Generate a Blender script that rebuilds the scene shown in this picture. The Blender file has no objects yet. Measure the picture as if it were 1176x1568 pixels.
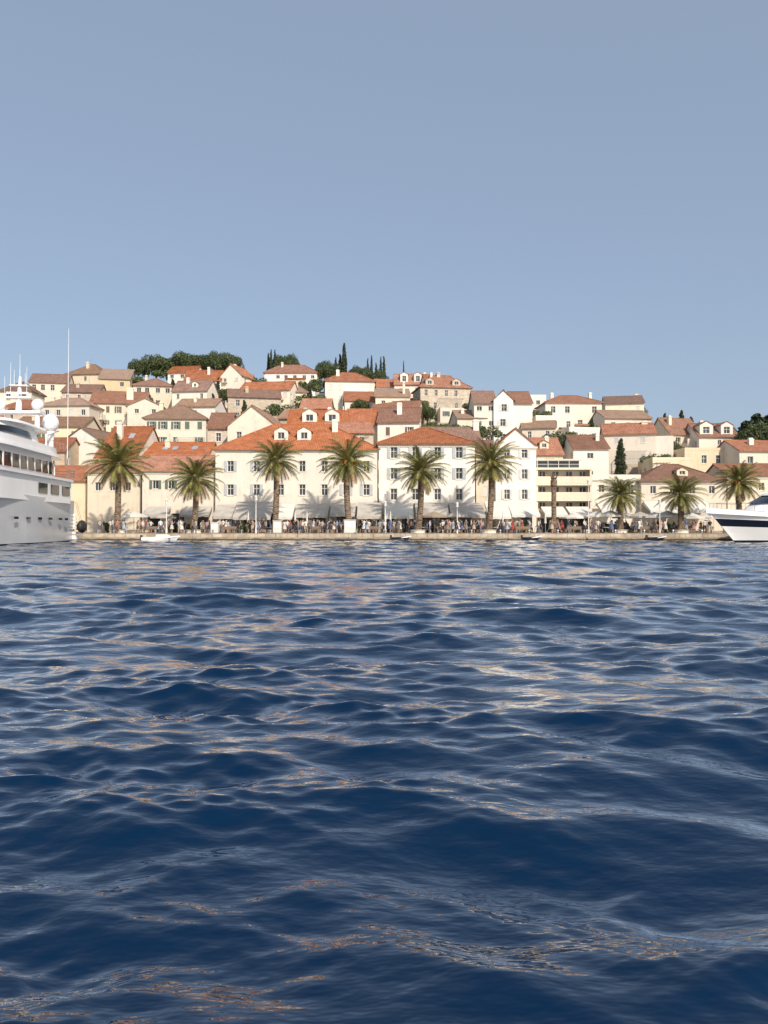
import bpy, math, random
import numpy as np
from mathutils import Vector, Matrix
random.seed(7); np.random.seed(7)
R=random.random
def U(a,b): return a+(b-a)*random.random()
scene=bpy.context.scene
# ---------------------------------------------------------------- camera
CAMH=1.8; F=1180.0; TH=math.atan(21/F)
cam=bpy.data.cameras.new('camera'); camo=bpy.data.objects.new('camera',cam)
scene.collection.objects.link(camo); scene.camera=camo
cam.sensor_fit='VERTICAL'; cam.sensor_height=36; cam.lens=36*F/1568
cam.clip_start=0.1; cam.clip_end=20000
camo.location=(0,0,CAMH); camo.rotation_euler=(math.radians(90)+TH,0,0)
def survey(px,py,D):
    """metres (x,z) of a point measured on the photograph, standing D metres away"""
    a=(px-588)/F; b=(784-py)/F
    dy=math.cos(TH)-b*math.sin(TH); dz=math.sin(TH)+b*math.cos(TH)
    return a/dy*D, CAMH+dz/dy*D
# ---------------------------------------------------------------- mesh builder
class MB:
    def __init__(s): s.v=[]; s.f=[]; s.m=[]
    def poly(s,pts,m=0):
        i=len(s.v); s.v.extend([tuple(p) for p in pts]); s.f.append(tuple(range(i,i+len(pts)))); s.m.append(m)
    def box(s,x0,x1,y0,y1,z0,z1,m=0):
        i=len(s.v)
        s.v.extend([(x0,y0,z0),(x1,y0,z0),(x1,y1,z0),(x0,y1,z0),(x0,y0,z1),(x1,y0,z1),(x1,y1,z1),(x0,y1,z1)])
        for q in ((0,3,2,1),(4,5,6,7),(0,1,5,4),(1,2,6,5),(2,3,7,6),(3,0,4,7)):
            s.f.append(tuple(i+k for k in q)); s.m.append(m)
    def fbox(s,o,u,n,a,b,m=0):
        (u0,u1),(v0,v1),(n0,n1)=a
        i=len(s.v); z=Vector((0,0,1))
        for nn in (n1,n0):
            for (p,q) in ((u0,v0),(u1,v0),(u1,v1),(u0,v1)):
                s.v.append(tuple(o+u*p+z*q+n*nn))
        for q in ((0,1,2,3),(7,6,5,4),(0,4,5,1),(1,5,6,2),(2,6,7,3),(3,7,4,0)):
            s.f.append(tuple(i+k for k in q)); s.m.append(m)
    def slab(s,pts,t,m=0):
        n=len(pts); i=len(s.v)
        s.v.extend([(p[0],p[1],p[2]+t) for p in pts]); s.v.extend([tuple(p) for p in pts])
        s.f.append(tuple(range(i,i+n))); s.m.append(m)
        s.f.append(tuple(reversed(range(i+n,i+2*n)))); s.m.append(m)
        for k in range(n):
            j=(k+1)%n; s.f.append((i+k,i+n+k,i+n+j,i+j)); s.m.append(m)
    def tube(s,pts,rad,n=8,m=0,cap=True):
        i0=len(s.v); P=[Vector(p) for p in pts]
        for k,p in enumerate(P):
            d=(P[min(k+1,len(P)-1)]-P[max(k-1,0)]).normalized()
            a=d.orthogonal().normalized() if abs(d.z)<.95 else Vector((1,0,0)); 
            a=(a-d*a.dot(d)).normalized(); b=d.cross(a)
            for j in range(n):
                t=2*math.pi*j/n; s.v.append(tuple(p+(a*math.cos(t)+b*math.sin(t))*rad[k]))
        for k in range(len(P)-1):
            for j in range(n):
                j2=(j+1)%n; s.f.append((i0+k*n+j,i0+k*n+j2,i0+(k+1)*n+j2,i0+(k+1)*n+j)); s.m.append(m)
        if cap:
            s.f.append(tuple(i0+(len(P)-1)*n+j for j in range(n))); s.m.append(m)
            s.f.append(tuple(i0+j for j in reversed(range(n)))); s.m.append(m)
    def sphere(s,c,r,m=0,nu=12,nv=8,sz=1.0):
        i0=len(s.v)
        for a in range(nv+1):
            ph=math.pi*a/nv
            for b in range(nu):
                t=2*math.pi*b/nu; s.v.append((c[0]+r*math.sin(ph)*math.cos(t),c[1]+r*math.sin(ph)*math.sin(t),c[2]-r*sz*math.cos(ph)))
        for a in range(nv):
            for b in range(nu):
                b2=(b+1)%nu; s.f.append((i0+a*nu+b,i0+a*nu+b2,i0+(a+1)*nu+b2,i0+(a+1)*nu+b)); s.m.append(m)
    def mesh(s,name,mats,smooth=False,uv=True):
        me=bpy.data.meshes.new(name); me.from_pydata(s.v,[],s.f)
        for m in mats: me.materials.append(m)
        me.polygons.foreach_set('material_index',s.m)
        if smooth: me.polygons.foreach_set('use_smooth',[True]*len(s.f))
        me.update()
        if uv:
            l=me.uv_layers.new(name='UVMap'); d=[0.0]*(2*len(me.loops)); vs=me.vertices
            for p in me.polygons:
                n=p.normal
                if abs(n.z)>.98: t=Vector((1,0,0))
                else: t=Vector((-n.y,n.x,0)).normalized()
                w=n.cross(t)
                for li in p.loop_indices:
                    c=vs[me.loops[li].vertex_index].co; d[2*li]=c.dot(t); d[2*li+1]=c.dot(w)
            l.data.foreach_set('uv',d)
        return me
def link(name,me,loc=(0,0,0),rz=0,parent=None,scale=None):
    o=bpy.data.objects.new(name,me); scene.collection.objects.link(o)
    o.location=loc; o.rotation_euler=(0,0,rz)
    if scale is not None: o.scale=scale
    if parent: o.parent=parent
    return o
def empty(name,loc=(0,0,0),rz=0):
    o=link(name,None,loc,rz); o.empty_display_size=.5; return o
# ---------------------------------------------------------------- materials
def newmat(name):
    m=bpy.data.materials.new(name); m.use_nodes=True; nt=m.node_tree
    return m,nt,nt.nodes['Principled BSDF']
def node(nt,t,**k):
    n=nt.nodes.new(t)
    for a,b in k.items():
        if a in n.inputs.keys(): n.inputs[a].default_value=b
        else: setattr(n,a,b)
    return n
def ramp(nt,stops,interp='LINEAR'):
    r=nt.nodes.new('ShaderNodeValToRGB'); r.color_ramp.interpolation=interp
    e=r.color_ramp.elements
    while len(e)<len(stops): e.new(.5)
    for i,(p,c) in enumerate(stops): e[i].position=p; e[i].color=(*c,1)
    return r
def simple(name,c,rough=.6,var=.12,scale=3.0,bump=0.0,metal=0,spec=None):
    m,nt,b=newmat(name); tc=node(nt,'ShaderNodeTexCoord')
    n=node(nt,'ShaderNodeTexNoise',Scale=scale,Detail=5.0); nt.links.new(tc.outputs['Object'],n.inputs['Vector'])
    r=ramp(nt,[(.3,tuple(x*(1-var) for x in c)),(.7,tuple(min(1,x*(1+var)) for x in c))])
    nt.links.new(n.outputs['Fac'],r.inputs[0]); nt.links.new(r.outputs[0],b.inputs['Base Color'])
    b.inputs['Roughness'].default_value=rough; b.inputs['Metallic'].default_value=metal
    if spec is not None: b.inputs['Specular IOR Level'].default_value=spec
    if bump:
        bp=node(nt,'ShaderNodeBump',Strength=bump,Distance=.05); nt.links.new(n.outputs['Fac'],bp.inputs['Height']); nt.links.new(bp.outputs[0],b.inputs['Normal'])
    return m
def wallmat(name,c,stone=False,dk=(.74,.70,.64)):
    m,nt,b=newmat(name); L=nt.links.new; tc=node(nt,'ShaderNodeTexCoord'); oi=node(nt,'ShaderNodeObjectInfo')
    n=node(nt,'ShaderNodeTexNoise',Scale=.55,Detail=7.0,Roughness=.65); L(tc.outputs['Object'],n.inputs['Vector'])
    mp=node(nt,'ShaderNodeMapping'); mp.inputs['Scale'].default_value=(2.2,2.2,.22); L(tc.outputs['Object'],mp.inputs['Vector'])
    n2=node(nt,'ShaderNodeTexNoise',Scale=1.3,Detail=4.0); L(mp.outputs[0],n2.inputs['Vector'])
    r=ramp(nt,[(.24,tuple(x*k for x,k in zip(c,dk))),(.48,c),(.75,tuple(min(.88,x*1.06) for x in c))])
    mx=node(nt,'ShaderNodeMath',operation='ADD'); L(n.outputs['Fac'],mx.inputs[0])
    m2=node(nt,'ShaderNodeMath',operation='MULTIPLY_ADD'); L(n2.outputs['Fac'],m2.inputs[0]); m2.inputs[1].default_value=.5; m2.inputs[2].default_value=-.22
    L(m2.outputs[0],mx.inputs[1]); L(mx.outputs[0],r.inputs[0])
    hs=node(nt,'ShaderNodeHueSaturation'); L(r.outputs[0],hs.inputs['Color'])
    v=node(nt,'ShaderNodeMapRange'); L(oi.outputs['Random'],v.inputs['Value']); v.inputs['To Min'].default_value=.84; v.inputs['To Max'].default_value=1.08; L(v.outputs[0],hs.inputs['Value'])
    v2=node(nt,'ShaderNodeMapRange'); ml=node(nt,'ShaderNodeMath',operation='MULTIPLY'); L(oi.outputs['Random'],ml.inputs[0]); ml.inputs[1].default_value=9.7; fr=node(nt,'ShaderNodeMath',operation='FRACT'); L(ml.outputs[0],fr.inputs[0]); L(fr.outputs[0],v2.inputs['Value']); v2.inputs['To Min'].default_value=.65; v2.inputs['To Max'].default_value=1.25; L(v2.outputs[0],hs.inputs['Saturation'])
    out=hs.outputs[0]
    if stone:
        br=node(nt,'ShaderNodeTexBrick',Scale=1.0); br.inputs['Color1'].default_value=(.78,.78,.78,1); br.inputs['Color2'].default_value=(1.05,1.03,1,1); br.inputs['Mortar'].default_value=(.85,.83,.8,1)
        br.inputs['Brick Width'].default_value=.6; br.inputs['Row Height'].default_value=.28; br.inputs['Mortar Size'].default_value=.02
        L(tc.outputs['UV'],br.inputs['Vector'])
        mm=node(nt,'ShaderNodeMix',data_type='RGBA',blend_type='MULTIPLY'); mm.inputs[0].default_value=1; L(out,mm.inputs[6]); L(br.outputs['Color'],mm.inputs[7]); out=mm.outputs[2]
    L(out,b.inputs['Base Color']); b.inputs['Roughness'].default_value=.9; b.inputs['Specular IOR Level'].default_value=.2
    n3=node(nt,'ShaderNodeTexNoise',Scale=9.0,Detail=4.0); L(tc.outputs['Object'],n3.inputs['Vector'])
    bp=node(nt,'ShaderNodeBump',Strength=.25,Distance=.03); L(n3.outputs['Fac'],bp.inputs['Height']); L(bp.outputs[0],b.inputs['Normal'])
    return m
def roofmat(name,c1,c2,dirt):
    m,nt,b=newmat(name); L=nt.links.new; tc=node(nt,'ShaderNodeTexCoord'); oi=node(nt,'ShaderNodeObjectInfo')
    br=node(nt,'ShaderNodeTexBrick',Scale=1.0); br.inputs['Color1'].default_value=(*c1,1); br.inputs['Color2'].default_value=(*c2,1); br.inputs['Mortar'].default_value=tuple(x*.45 for x in c1)+(1,)
    br.inputs['Brick Width'].default_value=.24; br.inputs['Row Height'].default_value=.42; br.inputs['Mortar Size'].default_value=.03; br.offset=0
    L(tc.outputs['UV'],br.inputs['Vector'])
    n=node(nt,'ShaderNodeTexNoise',Scale=.9,Detail=9.0,Roughness=.75); L(tc.outputs['Object'],n.inputs['Vector'])
    r=ramp(nt,[(.36,dirt),(.6,(1,1,1))]); L(n.outputs['Fac'],r.inputs[0])
    mm=node(nt,'ShaderNodeMix',data_type='RGBA',blend_type='MULTIPLY'); mm.inputs[0].default_value=1; L(br.outputs['Color'],mm.inputs[6]); L(r.outputs[0],mm.inputs[7])
    hs=node(nt,'ShaderNodeHueSaturation'); L(mm.outputs[2],hs.inputs['Color'])
    v=node(nt,'ShaderNodeMapRange'); L(oi.outputs['Random'],v.inputs['Value']); v.inputs['To Min'].default_value=.75; v.inputs['To Max'].default_value=1.18; L(v.outputs[0],hs.inputs['Value'])
    v2=node(nt,'ShaderNodeMapRange'); ml=node(nt,'ShaderNodeMath',operation='MULTIPLY'); L(oi.outputs['Random'],ml.inputs[0]); ml.inputs[1].default_value=7.3; fr=node(nt,'ShaderNodeMath',operation='FRACT'); L(ml.outputs[0],fr.inputs[0]); L(fr.outputs[0],v2.inputs['Value']); v2.inputs['To Min'].default_value=.75; v2.inputs['To Max'].default_value=1.05; L(v2.outputs[0],hs.inputs['Saturation'])
    L(hs.outputs[0],b.inputs['Base Color']); b.inputs['Roughness'].default_value=.85; b.inputs['Specular IOR Level'].default_value=.2
    w=node(nt,'ShaderNodeTexWave',Scale=2.1,wave_type='BANDS',bands_direction='X'); L(tc.outputs['UV'],w.inputs['Vector'])
    bp=node(nt,'ShaderNodeBump',Strength=.6,Distance=.06); L(w.outputs['Fac'],bp.inputs['Height']); L(bp.outputs[0],b.inputs['Normal'])
    return m
W_WHITE=wallmat('white_stucco',(.77,.715,.63),dk=(.84,.80,.74)); W_CREAM=wallmat('cream_stucco',(.72,.63,.50))
W_STONE=wallmat('pale_limestone',(.58,.50,.40),True); W_YEL=wallmat('ochre_stucco',(.66,.56,.41)); W_GREY=wallmat('grey_stone',(.42,.37,.30),True)
R_OR=roofmat('orange_roof_tiles',(.54,.21,.10),(.42,.155,.08),(.66,.63,.58))
R_BR=roofmat('weathered_brown_roof_tiles',(.37,.19,.125),(.28,.15,.11),(.7,.72,.72))
R_PK=roofmat('faded_roof_tiles',(.44,.275,.19),(.35,.225,.16),(.75,.74,.7))
M_TRIM=simple('pale_stone_trim',(.66,.62,.54),.8,.06)
M_GLASS=simple('dark_window_glass',(.045,.052,.06),.12,.4,.4); M_FRAME=simple('white_window_frame',(.7,.7,.68),.5,.05)
SH_G=simple('grey_shutter',(.42,.44,.46),.7,.1); SH_GR=simple('green_shutter',(.10,.15,.12),.7,.1); SH_B=simple('brown_shutter',(.16,.10,.07),.7,.1); SH_W=simple('pale_shutter',(.56,.56,.53),.7,.1)
M_METAL=simple('grey_metal',(.35,.36,.38),.4,.1,metal=.6); M_DARK=simple('dark_interior',(.035,.03,.028),.9,.3)
# ---------------------------------------------------------------- terrain
SL=.36
sky_px=[-400,0,100,200,300,400,500,600,700,800,900,1000,1100,1176,1500]
sky_py=[640,612,590,584,582,586,594,600,612,634,646,660,680,690,720]
def smin(a,b,k=2.5): return -k*math.log(math.exp(-a/k)+math.exp(-b/k)) if abs(a-b)<60 else min(a,b)
def terr(x,y):
    if y<109: return .86
    px=588+F*x/190; t=(805-np.interp(px,sky_px,sky_py))/F
    Dc=40.5/(SL-t); H=.9+SL*(Dc-110)
    z=.9+SL*(y-110)
    pl=H-.12*max(0,y-Dc-10)
    z=smin(z,pl)
    k=min(1,(y-109)/10); z+=k*.5*math.sin(x*.13+y*.07)*math.sin(y*.11-x*.05)
    return max(-6 if y>260 else .86,z)
def solveD(px,py,h):
    D=111.0
    while D<245:
        x,z=survey(px,py,D)
        if terr(x,D)+h>=z: return D
        D+=.5
    best=min(((survey(px,py,d)[1]-terr(survey(px,py,d)[0],d)),d) for d in range(150,236,3)); return best[1]
def build_terrain():
    xs=np.concatenate([np.arange(-700,-150,25),np.arange(-150,150,3.0),np.arange(150,701,25)])
    ys=np.concatenate([np.arange(109,260,2.5),np.arange(260,900,30)])
    mb=MB()
    for y in ys:
        for x in xs: mb.v.append((float(x),float(y),float(terr(x,y))))
    n=len(xs)
    for j in range(len(ys)-1):
        for i in range(n-1): mb.f.append((j*n+i,j*n+i+1,(j+1)*n+i+1,(j+1)*n+i)); mb.m.append(0)
    m,nt,b=newmat('hillside_ground'); L=nt.links.new; tc=node(nt,'ShaderNodeTexCoord')
    n1=node(nt,'ShaderNodeTexNoise',Scale=.16,Detail=9.0,Roughness=.7); L(tc.outputs['Object'],n1.inputs['Vector'])
    r=ramp(nt,[(.42,(.05,.065,.025)),(.5,(.13,.12,.06)),(.57,(.33,.27,.18)),(.7,(.40,.34,.25))]); L(n1.outputs['Fac'],r.inputs[0]); L(r.outputs[0],b.inputs['Base Color']); b.inputs['Roughness'].default_value=.95
    bp=node(nt,'ShaderNodeBump',Strength=.8,Distance=.6); L(n1.outputs['Fac'],bp.inputs['Height']); L(bp.outputs[0],b.inputs['Normal'])
    link('hillside',mb.mesh('hillside',[m],True,False))
build_terrain()
# quay
QZ=.86; QY=93.0
def build_quay():
    m,nt,b=newmat('quay_stone'); L=nt.links.new; tc=node(nt,'ShaderNodeTexCoord')
    br=node(nt,'ShaderNodeTexBrick',Scale=1.0); br.inputs['Color1'].default_value=(.56,.48,.38,1); br.inputs['Color2'].default_value=(.42,.36,.28,1); br.inputs['Mortar'].default_value=(.16,.14,.11,1)
    br.inputs['Brick Width'].default_value=1.3; br.inputs['Row Height'].default_value=.42; br.inputs['Mortar Size'].default_value=.02; L(tc.outputs['UV'],br.inputs['Vector'])
    n=node(nt,'ShaderNodeTexNoise',Scale=1.1,Detail=6.0); L(tc.outputs['Object'],n.inputs['Vector']); r=ramp(nt,[(.3,(.6,.57,.53)),(.65,(1,1,1))]); L(n.outputs['Fac'],r.inputs[0])
    mm=node(nt,'ShaderNodeMix',data_type='RGBA',blend_type='MULTIPLY'); mm.inputs[0].default_value=1; L(br.outputs['Color'],mm.inputs[6]); L(r.outputs[0],mm.inputs[7])
    sp=node(nt,'ShaderNodeSeparateXYZ'); L(tc.outputs['Object'],sp.inputs[0]); ad=node(nt,'ShaderNodeMath',operation='MULTIPLY_ADD'); L(n.outputs['Fac'],ad.inputs[0]); ad.inputs[1].default_value=-.35; L(sp.outputs['Z'],ad.inputs[2])
    r2=ramp(nt,[(.0,(.16,.15,.11)),(.16,(1,1,1))]); L(ad.outputs[0],r2.inputs[0])
    m3=node(nt,'ShaderNodeMix',data_type='RGBA',blend_type='MULTIPLY'); m3.inputs[0].default_value=1; L(mm.outputs[2],m3.inputs[6]); L(r2.outputs[0],m3.inputs[7])
    L(m3.outputs[2],b.inputs['Base Color']); b.inputs['Roughness'].default_value=.8
    mb=MB(); x=-160.0
    mb.box(-160,160,QY+.25,109.2,-4,QZ-.01,0)
    while x<160:
        w=U(2.2,3.4); mb.box(x+.015,min(160,x+w)-.015,QY+U(-.03,.03),QY+.9,-3,QZ+.02,0); x+=w
    x=-37.0
    while x<44:
        w=U(1.8,3.6)
        if R()<.55: mb.box(x,x+w-.03,QY-.45,QY-.05,-3,.34+U(-.03,.05),0)
        x+=w
    link('stone_quay',mb.mesh('stone_quay',[m]))
build_quay()
# ---------------------------------------------------------------- houses
def wall(mbs,o,u,Wd,H,ops,gable=None,shut=None):
    """mbs: dict walls/windows/shutters ; ops list of (u0,u1,v0,v1,kind)"""
    o=Vector(o); u=Vector(u); n=u.cross(Vector((0,0,1))); z=Vector((0,0,1)); wb=mbs['walls']
    us=sorted(set([0,Wd]+[a for p in ops for a in p[:2]])); vs=sorted(set([0,H]+[a for p in ops for a in p[2:4]]))
    for i in range(len(us)-1):
        for j in range(len(vs)-1):
            uc=(us[i]+us[i+1])/2; vc=(vs[j]+vs[j+1])/2
            if any(p[0]<uc<p[1] and p[2]<vc<p[3] for p in ops): continue
            wb.poly([o+u*us[i]+z*vs[j],o+u*us[i+1]+z*vs[j],o+u*us[i+1]+z*vs[j+1],o+u*us[i]+z*vs[j+1]])
    dp=.2
    for (u0,u1,v0,v1,kd) in ops:
        q=[o+u*u0+z*v0,o+u*u1+z*v0,o+u*u1+z*v1,o+u*u0+z*v1]; r=[p-n*dp for p in q]
        for k in range(4):
            j=(k+1)%4; wb.poly([q[k],q[j],r[j],r[k]])
        wn=mbs['windows']
        wn.poly(r,0)
        f=.06
        if kd!='dark':
            for (a,b2,c,d) in ((u0,u0+f,v0,v1),(u1-f,u1,v0,v1),(u0+f,u1-f,v0,v0+f),(u0+f,u1-f,v1-f,v1),((u0+u1)/2-.03,(u0+u1)/2+.03,v0+f,v1-f)):
                wn.fbox(o,u,n,((a,b2),(c,d),(-dp+.01,-dp+.05)),None,1)
            if v1-v0>1.2: wn.fbox(o,u,n,((u0+f,u1-f),(v0+(v1-v0)*.6,v0+(v1-v0)*.6+.05),(-dp+.012,-dp+.048)),None,1)
            wn.fbox(o,u,n,((u0-.1,u1+.1),(v0-.12,v0-.002),(-.02,.07)),None,2)
        if kd=='trim':
            for (a,b2,c,d) in ((u0-.13,u0-.002,v0,v1),(u1+.002,u1+.13,v0,v1),(u0-.18,u1+.18,v1+.002,v1+.16)):
                wn.fbox(o,u,n,((a,b2),(c,d),(-.02,.035)),None,2)
        if kd=='closed': mbs['shutters'].fbox(o,u,n,((u0+.02,u1-.02),(v0+.02,v1-.02),(-.1,-.04)),None,0)
        if kd in('shut','trimshut'):
            w=(u1-u0)/2
            mbs['shutters'].fbox(o,u,n,((u0-w-.02,u0-.03),(v0,v1),(.037,.085)),None,0)
            mbs['shutters'].fbox(o,u,n,((u1+.03,u1+w+.02),(v0,v1),(.037,.085)),None,0)
        if kd=='balc':
            wn.fbox(o,u,n,((u0-.4,u1+.4),(v0-.26,v0-.125),(0,.8)),None,2)
            for k in range(9):
                a=u0-.4+k*(u1-u0+.77)/8; wn.fbox(o,u,n,((a,a+.03),(v0-.12,v0+.8),(.75,.78)),None,3)
            wn.fbox(o,u,n,((u0-.42,u1+.42),(v0+.8,v0+.84),(.74,.79)),None,3)
    if gable:
        wb.poly([o+z*H,o+u*Wd+z*H,o+u*gable[0]+z*(H+gable[1])])
def autowin(Wd,H,dens=1.0,sp=2.7,hw=.85,hh=1.3,kinds=('shut','plain','closed','trim','plain')):
    ops=[]; n=max(1,int(Wd/sp)); kd=random.choice(kinds); st=Wd/n
    r=0; v=H-U(.6,1.0)-hh
    while v>.6 and r<3:
        for i in range(n):
            if R()<.75*dens and st>hw*1.5:
                c=(i+.5)*st+U(-.2,.2); h2=hh
                k=kd if kd!='shut' or st>hw*2.3 else 'plain'
                if k=='shut' and R()<.3: k='closed'
                if R()<.08 and v>2.5 and st>2: k='balc'
                ops.append((c-hw/2,c+hw/2,v,v+h2,k))
        v-=2.9; r+=1
    return ops
def house(name,xc,y0,zb,Wd,dep,ze,zr,kind='gx',wm=None,rm=None,yaw=0,ops=None,dorm=(),chim=(),shm=None,side=True,cornice=False,ridge=.5,sky=()):
    par=empty(name,(xc,y0,zb),yaw); H=ze-zb; Rz=max(.25,zr-ze)
    mbs={'walls':MB(),'windows':MB(),'shutters':MB()}
    if ops is None: ops=autowin(Wd,H,sp=random.choice([2.1,2.6,3.2]),hw=random.choice([.7,.85,1.0]),hh=random.choice([.9,1.15,1.4]))
    h=Wd/2; rb=MB(); rt=.16
    gf=(h,Rz) if kind=='gy' else None
    gs=(dep*ridge,Rz) if kind=='gx' else None; gs2=(dep*(1-ridge),Rz) if kind=='gx' else None
    wall(mbs,(-h,0,0),(1,0,0),Wd,H,ops,gf)
    so=autowin(dep,H,.6) if side else []; so2=autowin(dep,H,.6) if side else []
    wall(mbs,(h,0,0),(0,1,0),dep,H,so,gs); wall(mbs,(h,dep,0),(-1,0,0),Wd,H,[],gf); wall(mbs,(-h,dep,0),(0,-1,0),dep,H,so2,gs2)
    oe=.38; og=.22
    if kind=='gx':
        yr=dep*ridge; k=Rz/yr; k2=Rz/(dep-yr)
        rb.slab([(-h-og,-oe,H-k*oe),(h+og,-oe,H-k*oe),(h+og,yr,H+Rz),(-h-og,yr,H+Rz)],rt)
        rb.slab([(h+og,dep+oe,H-k2*oe),(-h-og,dep+oe,H-k2*oe),(-h-og,yr,H+Rz),(h+og,yr,H+Rz)],rt)
        rb.tube([(-h-og,yr,H+Rz+rt),(h+og,yr,H+Rz+rt)],[.11,.11],6)
        sl=lambda y:H+k*y+rt
    elif kind=='gy':
        k=Rz/h
        rb.slab([(-h-oe,-og,H-k*oe),(0,-og,H+Rz),(0,dep+og,H+Rz),(-h-oe,dep+og,H-k*oe)],rt)
        rb.slab([(0,-og,H+Rz),(h+oe,-og,H-k*oe),(h+oe,dep+og,H-k*oe),(0,dep+og,H+Rz)],rt)
        rb.tube([(0,-og,H+Rz+rt),(0,dep+og,H+Rz+rt)],[.11,.11],6)
        sl=lambda y:H+Rz*.4
    elif kind=='hip':
        hr=min(dep/2,h*.92); yr=dep/2; k=Rz/yr; kx=Rz/hr; e=.4
        A=(-h-e,-e,H-k*e);B=(h+e,-e,H-k*e);C=(h+e,dep+e,H-k*e);D_=(-h-e,dep+e,H-k*e);P=(-h+hr,yr,H+Rz);Q=(h-hr,yr,H+Rz)
        for pl in ([A,B,Q,P],[B,C,Q],[C,D_,P,Q],[D_,A,P]): rb.slab(pl,rt)
        up=lambda p:(p[0],p[1],p[2]+rt)
        for a,b2 in ((A,P),(B,Q),(C,Q),(D_,P),(P,Q)): rb.tube([up(a),up(b2)],[.12,.12],6)
        sl=lambda y:H+k*y+rt
    elif kind=='shed':
        k=Rz/dep
        rb.slab([(-h-og,-oe,H-k*oe),(h+og,-oe,H-k*oe),(h+og,dep,H+Rz),(-h-og,dep,H+Rz)],rt)
        for sx,uu in ((h,1),(-h,-1)):
            p=[(sx,0,H),(sx,dep,H),(sx,dep,H+Rz)]; mbs['walls'].poly(p if uu>0 else p[::-1])
        sl=lambda y:H+k*y+rt
    else:
        w=mbs['walls']
        w.poly([(-h,0,H),(h,0,H),(h,dep,H),(-h,dep,H)])
        for bx in ((-h-.02,h+.02,-.03,.22),(-h-.02,h+.02,dep-.2,dep+.03)): w.box(bx[0],bx[1],bx[2],bx[3],H,H+.5)
        w.box(-h-.02,-h+.2,.22,dep-.2,H,H+.5); w.box(h-.2,h+.02,.22,dep-.2,H,H+.5)
        sl=lambda y:H
    if rb.f: 
        link('roof',rb.mesh('roof',[rm]),parent=par)
    for (dx,yf,dw,dh) in dorm:
        z0=sl(yf)-.3; z1=z0+dh+.3; yb=min(dep*.5,yf+4.0); d=MB(); dd={'walls':d,'windows':mbs['windows'],'shutters':mbs['shutters']}
        wall(dd,(dx-dw/2,yf,z0),(1,0,0),dw,z1-z0,[(dw*.25,dw*.75,.45,.45+dh*.72,'plain')],(dw/2,dw*.28))
        d.poly([(dx+dw/2,yf,z0),(dx+dw/2,yb,z0),(dx+dw/2,yb,z1),(dx+dw/2,yf,z1)]); d.poly([(dx-dw/2,yb,z0),(dx-dw/2,yf,z0),(dx-dw/2,yf,z1),(dx-dw/2,yb,z1)])
        link('dormer_walls',d.mesh('dormer_walls',[wm]),parent=par)
        g=MB(); kk=dw*.28/(dw/2); e=.15
        g.slab([(dx-dw/2-e,yf-.12,z1-kk*e),(dx,yf-.12,z1+dw*.28),(dx,yb,z1+dw*.28),(dx-dw/2-e,yb,z1-kk*e)],.1)
        g.slab([(dx,yf-.12,z1+dw*.28),(dx+dw/2+e,yf-.12,z1-kk*e),(dx+dw/2+e,yb,z1-kk*e),(dx,yb,z1+dw*.28)],.1)
        link('dormer_roof',g.mesh('dormer_roof',[rm]),parent=par)
    for (cx,cy,cw,ch) in chim:
        c=MB(); z0=sl(cy)-.6; z1=H+Rz+ch
        c.box(cx-cw/2,cx+cw/2,cy-.35,cy+.35,z0,z1); c.box(cx-cw/2-.08,cx+cw/2+.08,cy-.43,cy+.43,z1,z1+.12)
        c.box(cx-cw/2+.05,cx+cw/2-.05,cy-.28,cy+.28,z1+.12,z1+.35)
        link('chimney',c.mesh('chimney',[wm]),parent=par)
    if sky:
        s=MB()
        for (sx,yf) in sky:
            s.slab([(sx-.4,yf,sl(yf)-.02),(sx+.4,yf,sl(yf)-.02),(sx+.4,yf+1.1,sl(yf+1.1)-.02),(sx-.4,yf+1.1,sl(yf+1.1)-.02)],.09,0)
        link('skylights',s.mesh('skylights',[M_SKYL]),parent=par)
    if R()<.35:
        a=MB(); ax=U(-h*.7,h*.7); ay=dep*.45; z0=H+Rz*.3; z1=H+Rz+U(.9,1.6)
        a.tube([(ax,ay,z0),(ax,ay,z1)],[.03,.02],5)
        for q in range(4): a.tube([(ax-.35+.05*q,ay,z1-.12*q),(ax+.35-.05*q,ay,z1-.12*q)],[.012,.012],4)
        link('tv_antenna',a.mesh('antenna',[M_METAL]),parent=par)
    if cornice:
        c=MB(); c.box(-h-.18,h+.18,-.2,-.003,H-.34,H-.1); c.box(-h-.1,h+.1,-.11,-.003,H-.5,H-.342)
        link('cornice',c.mesh('cornice',[M_TRIM]),parent=par)
    link('walls',mbs['walls'].mesh('walls',[wm]),parent=par)
    if mbs['windows'].f: link('windows',mbs['windows'].mesh('windows',[M_GLASS,M_FRAME,M_TRIM,M_METAL]),parent=par)
    if mbs['shutters'].f: link('shutters',mbs['shutters'].mesh('shutters',[shm or random.choice([SH_G,SH_GR,SH_B,SH_W,SH_W])]),parent=par)
    return par
M_SKYL=simple('skylight_glass',(.30,.36,.42),.15,.1)
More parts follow.
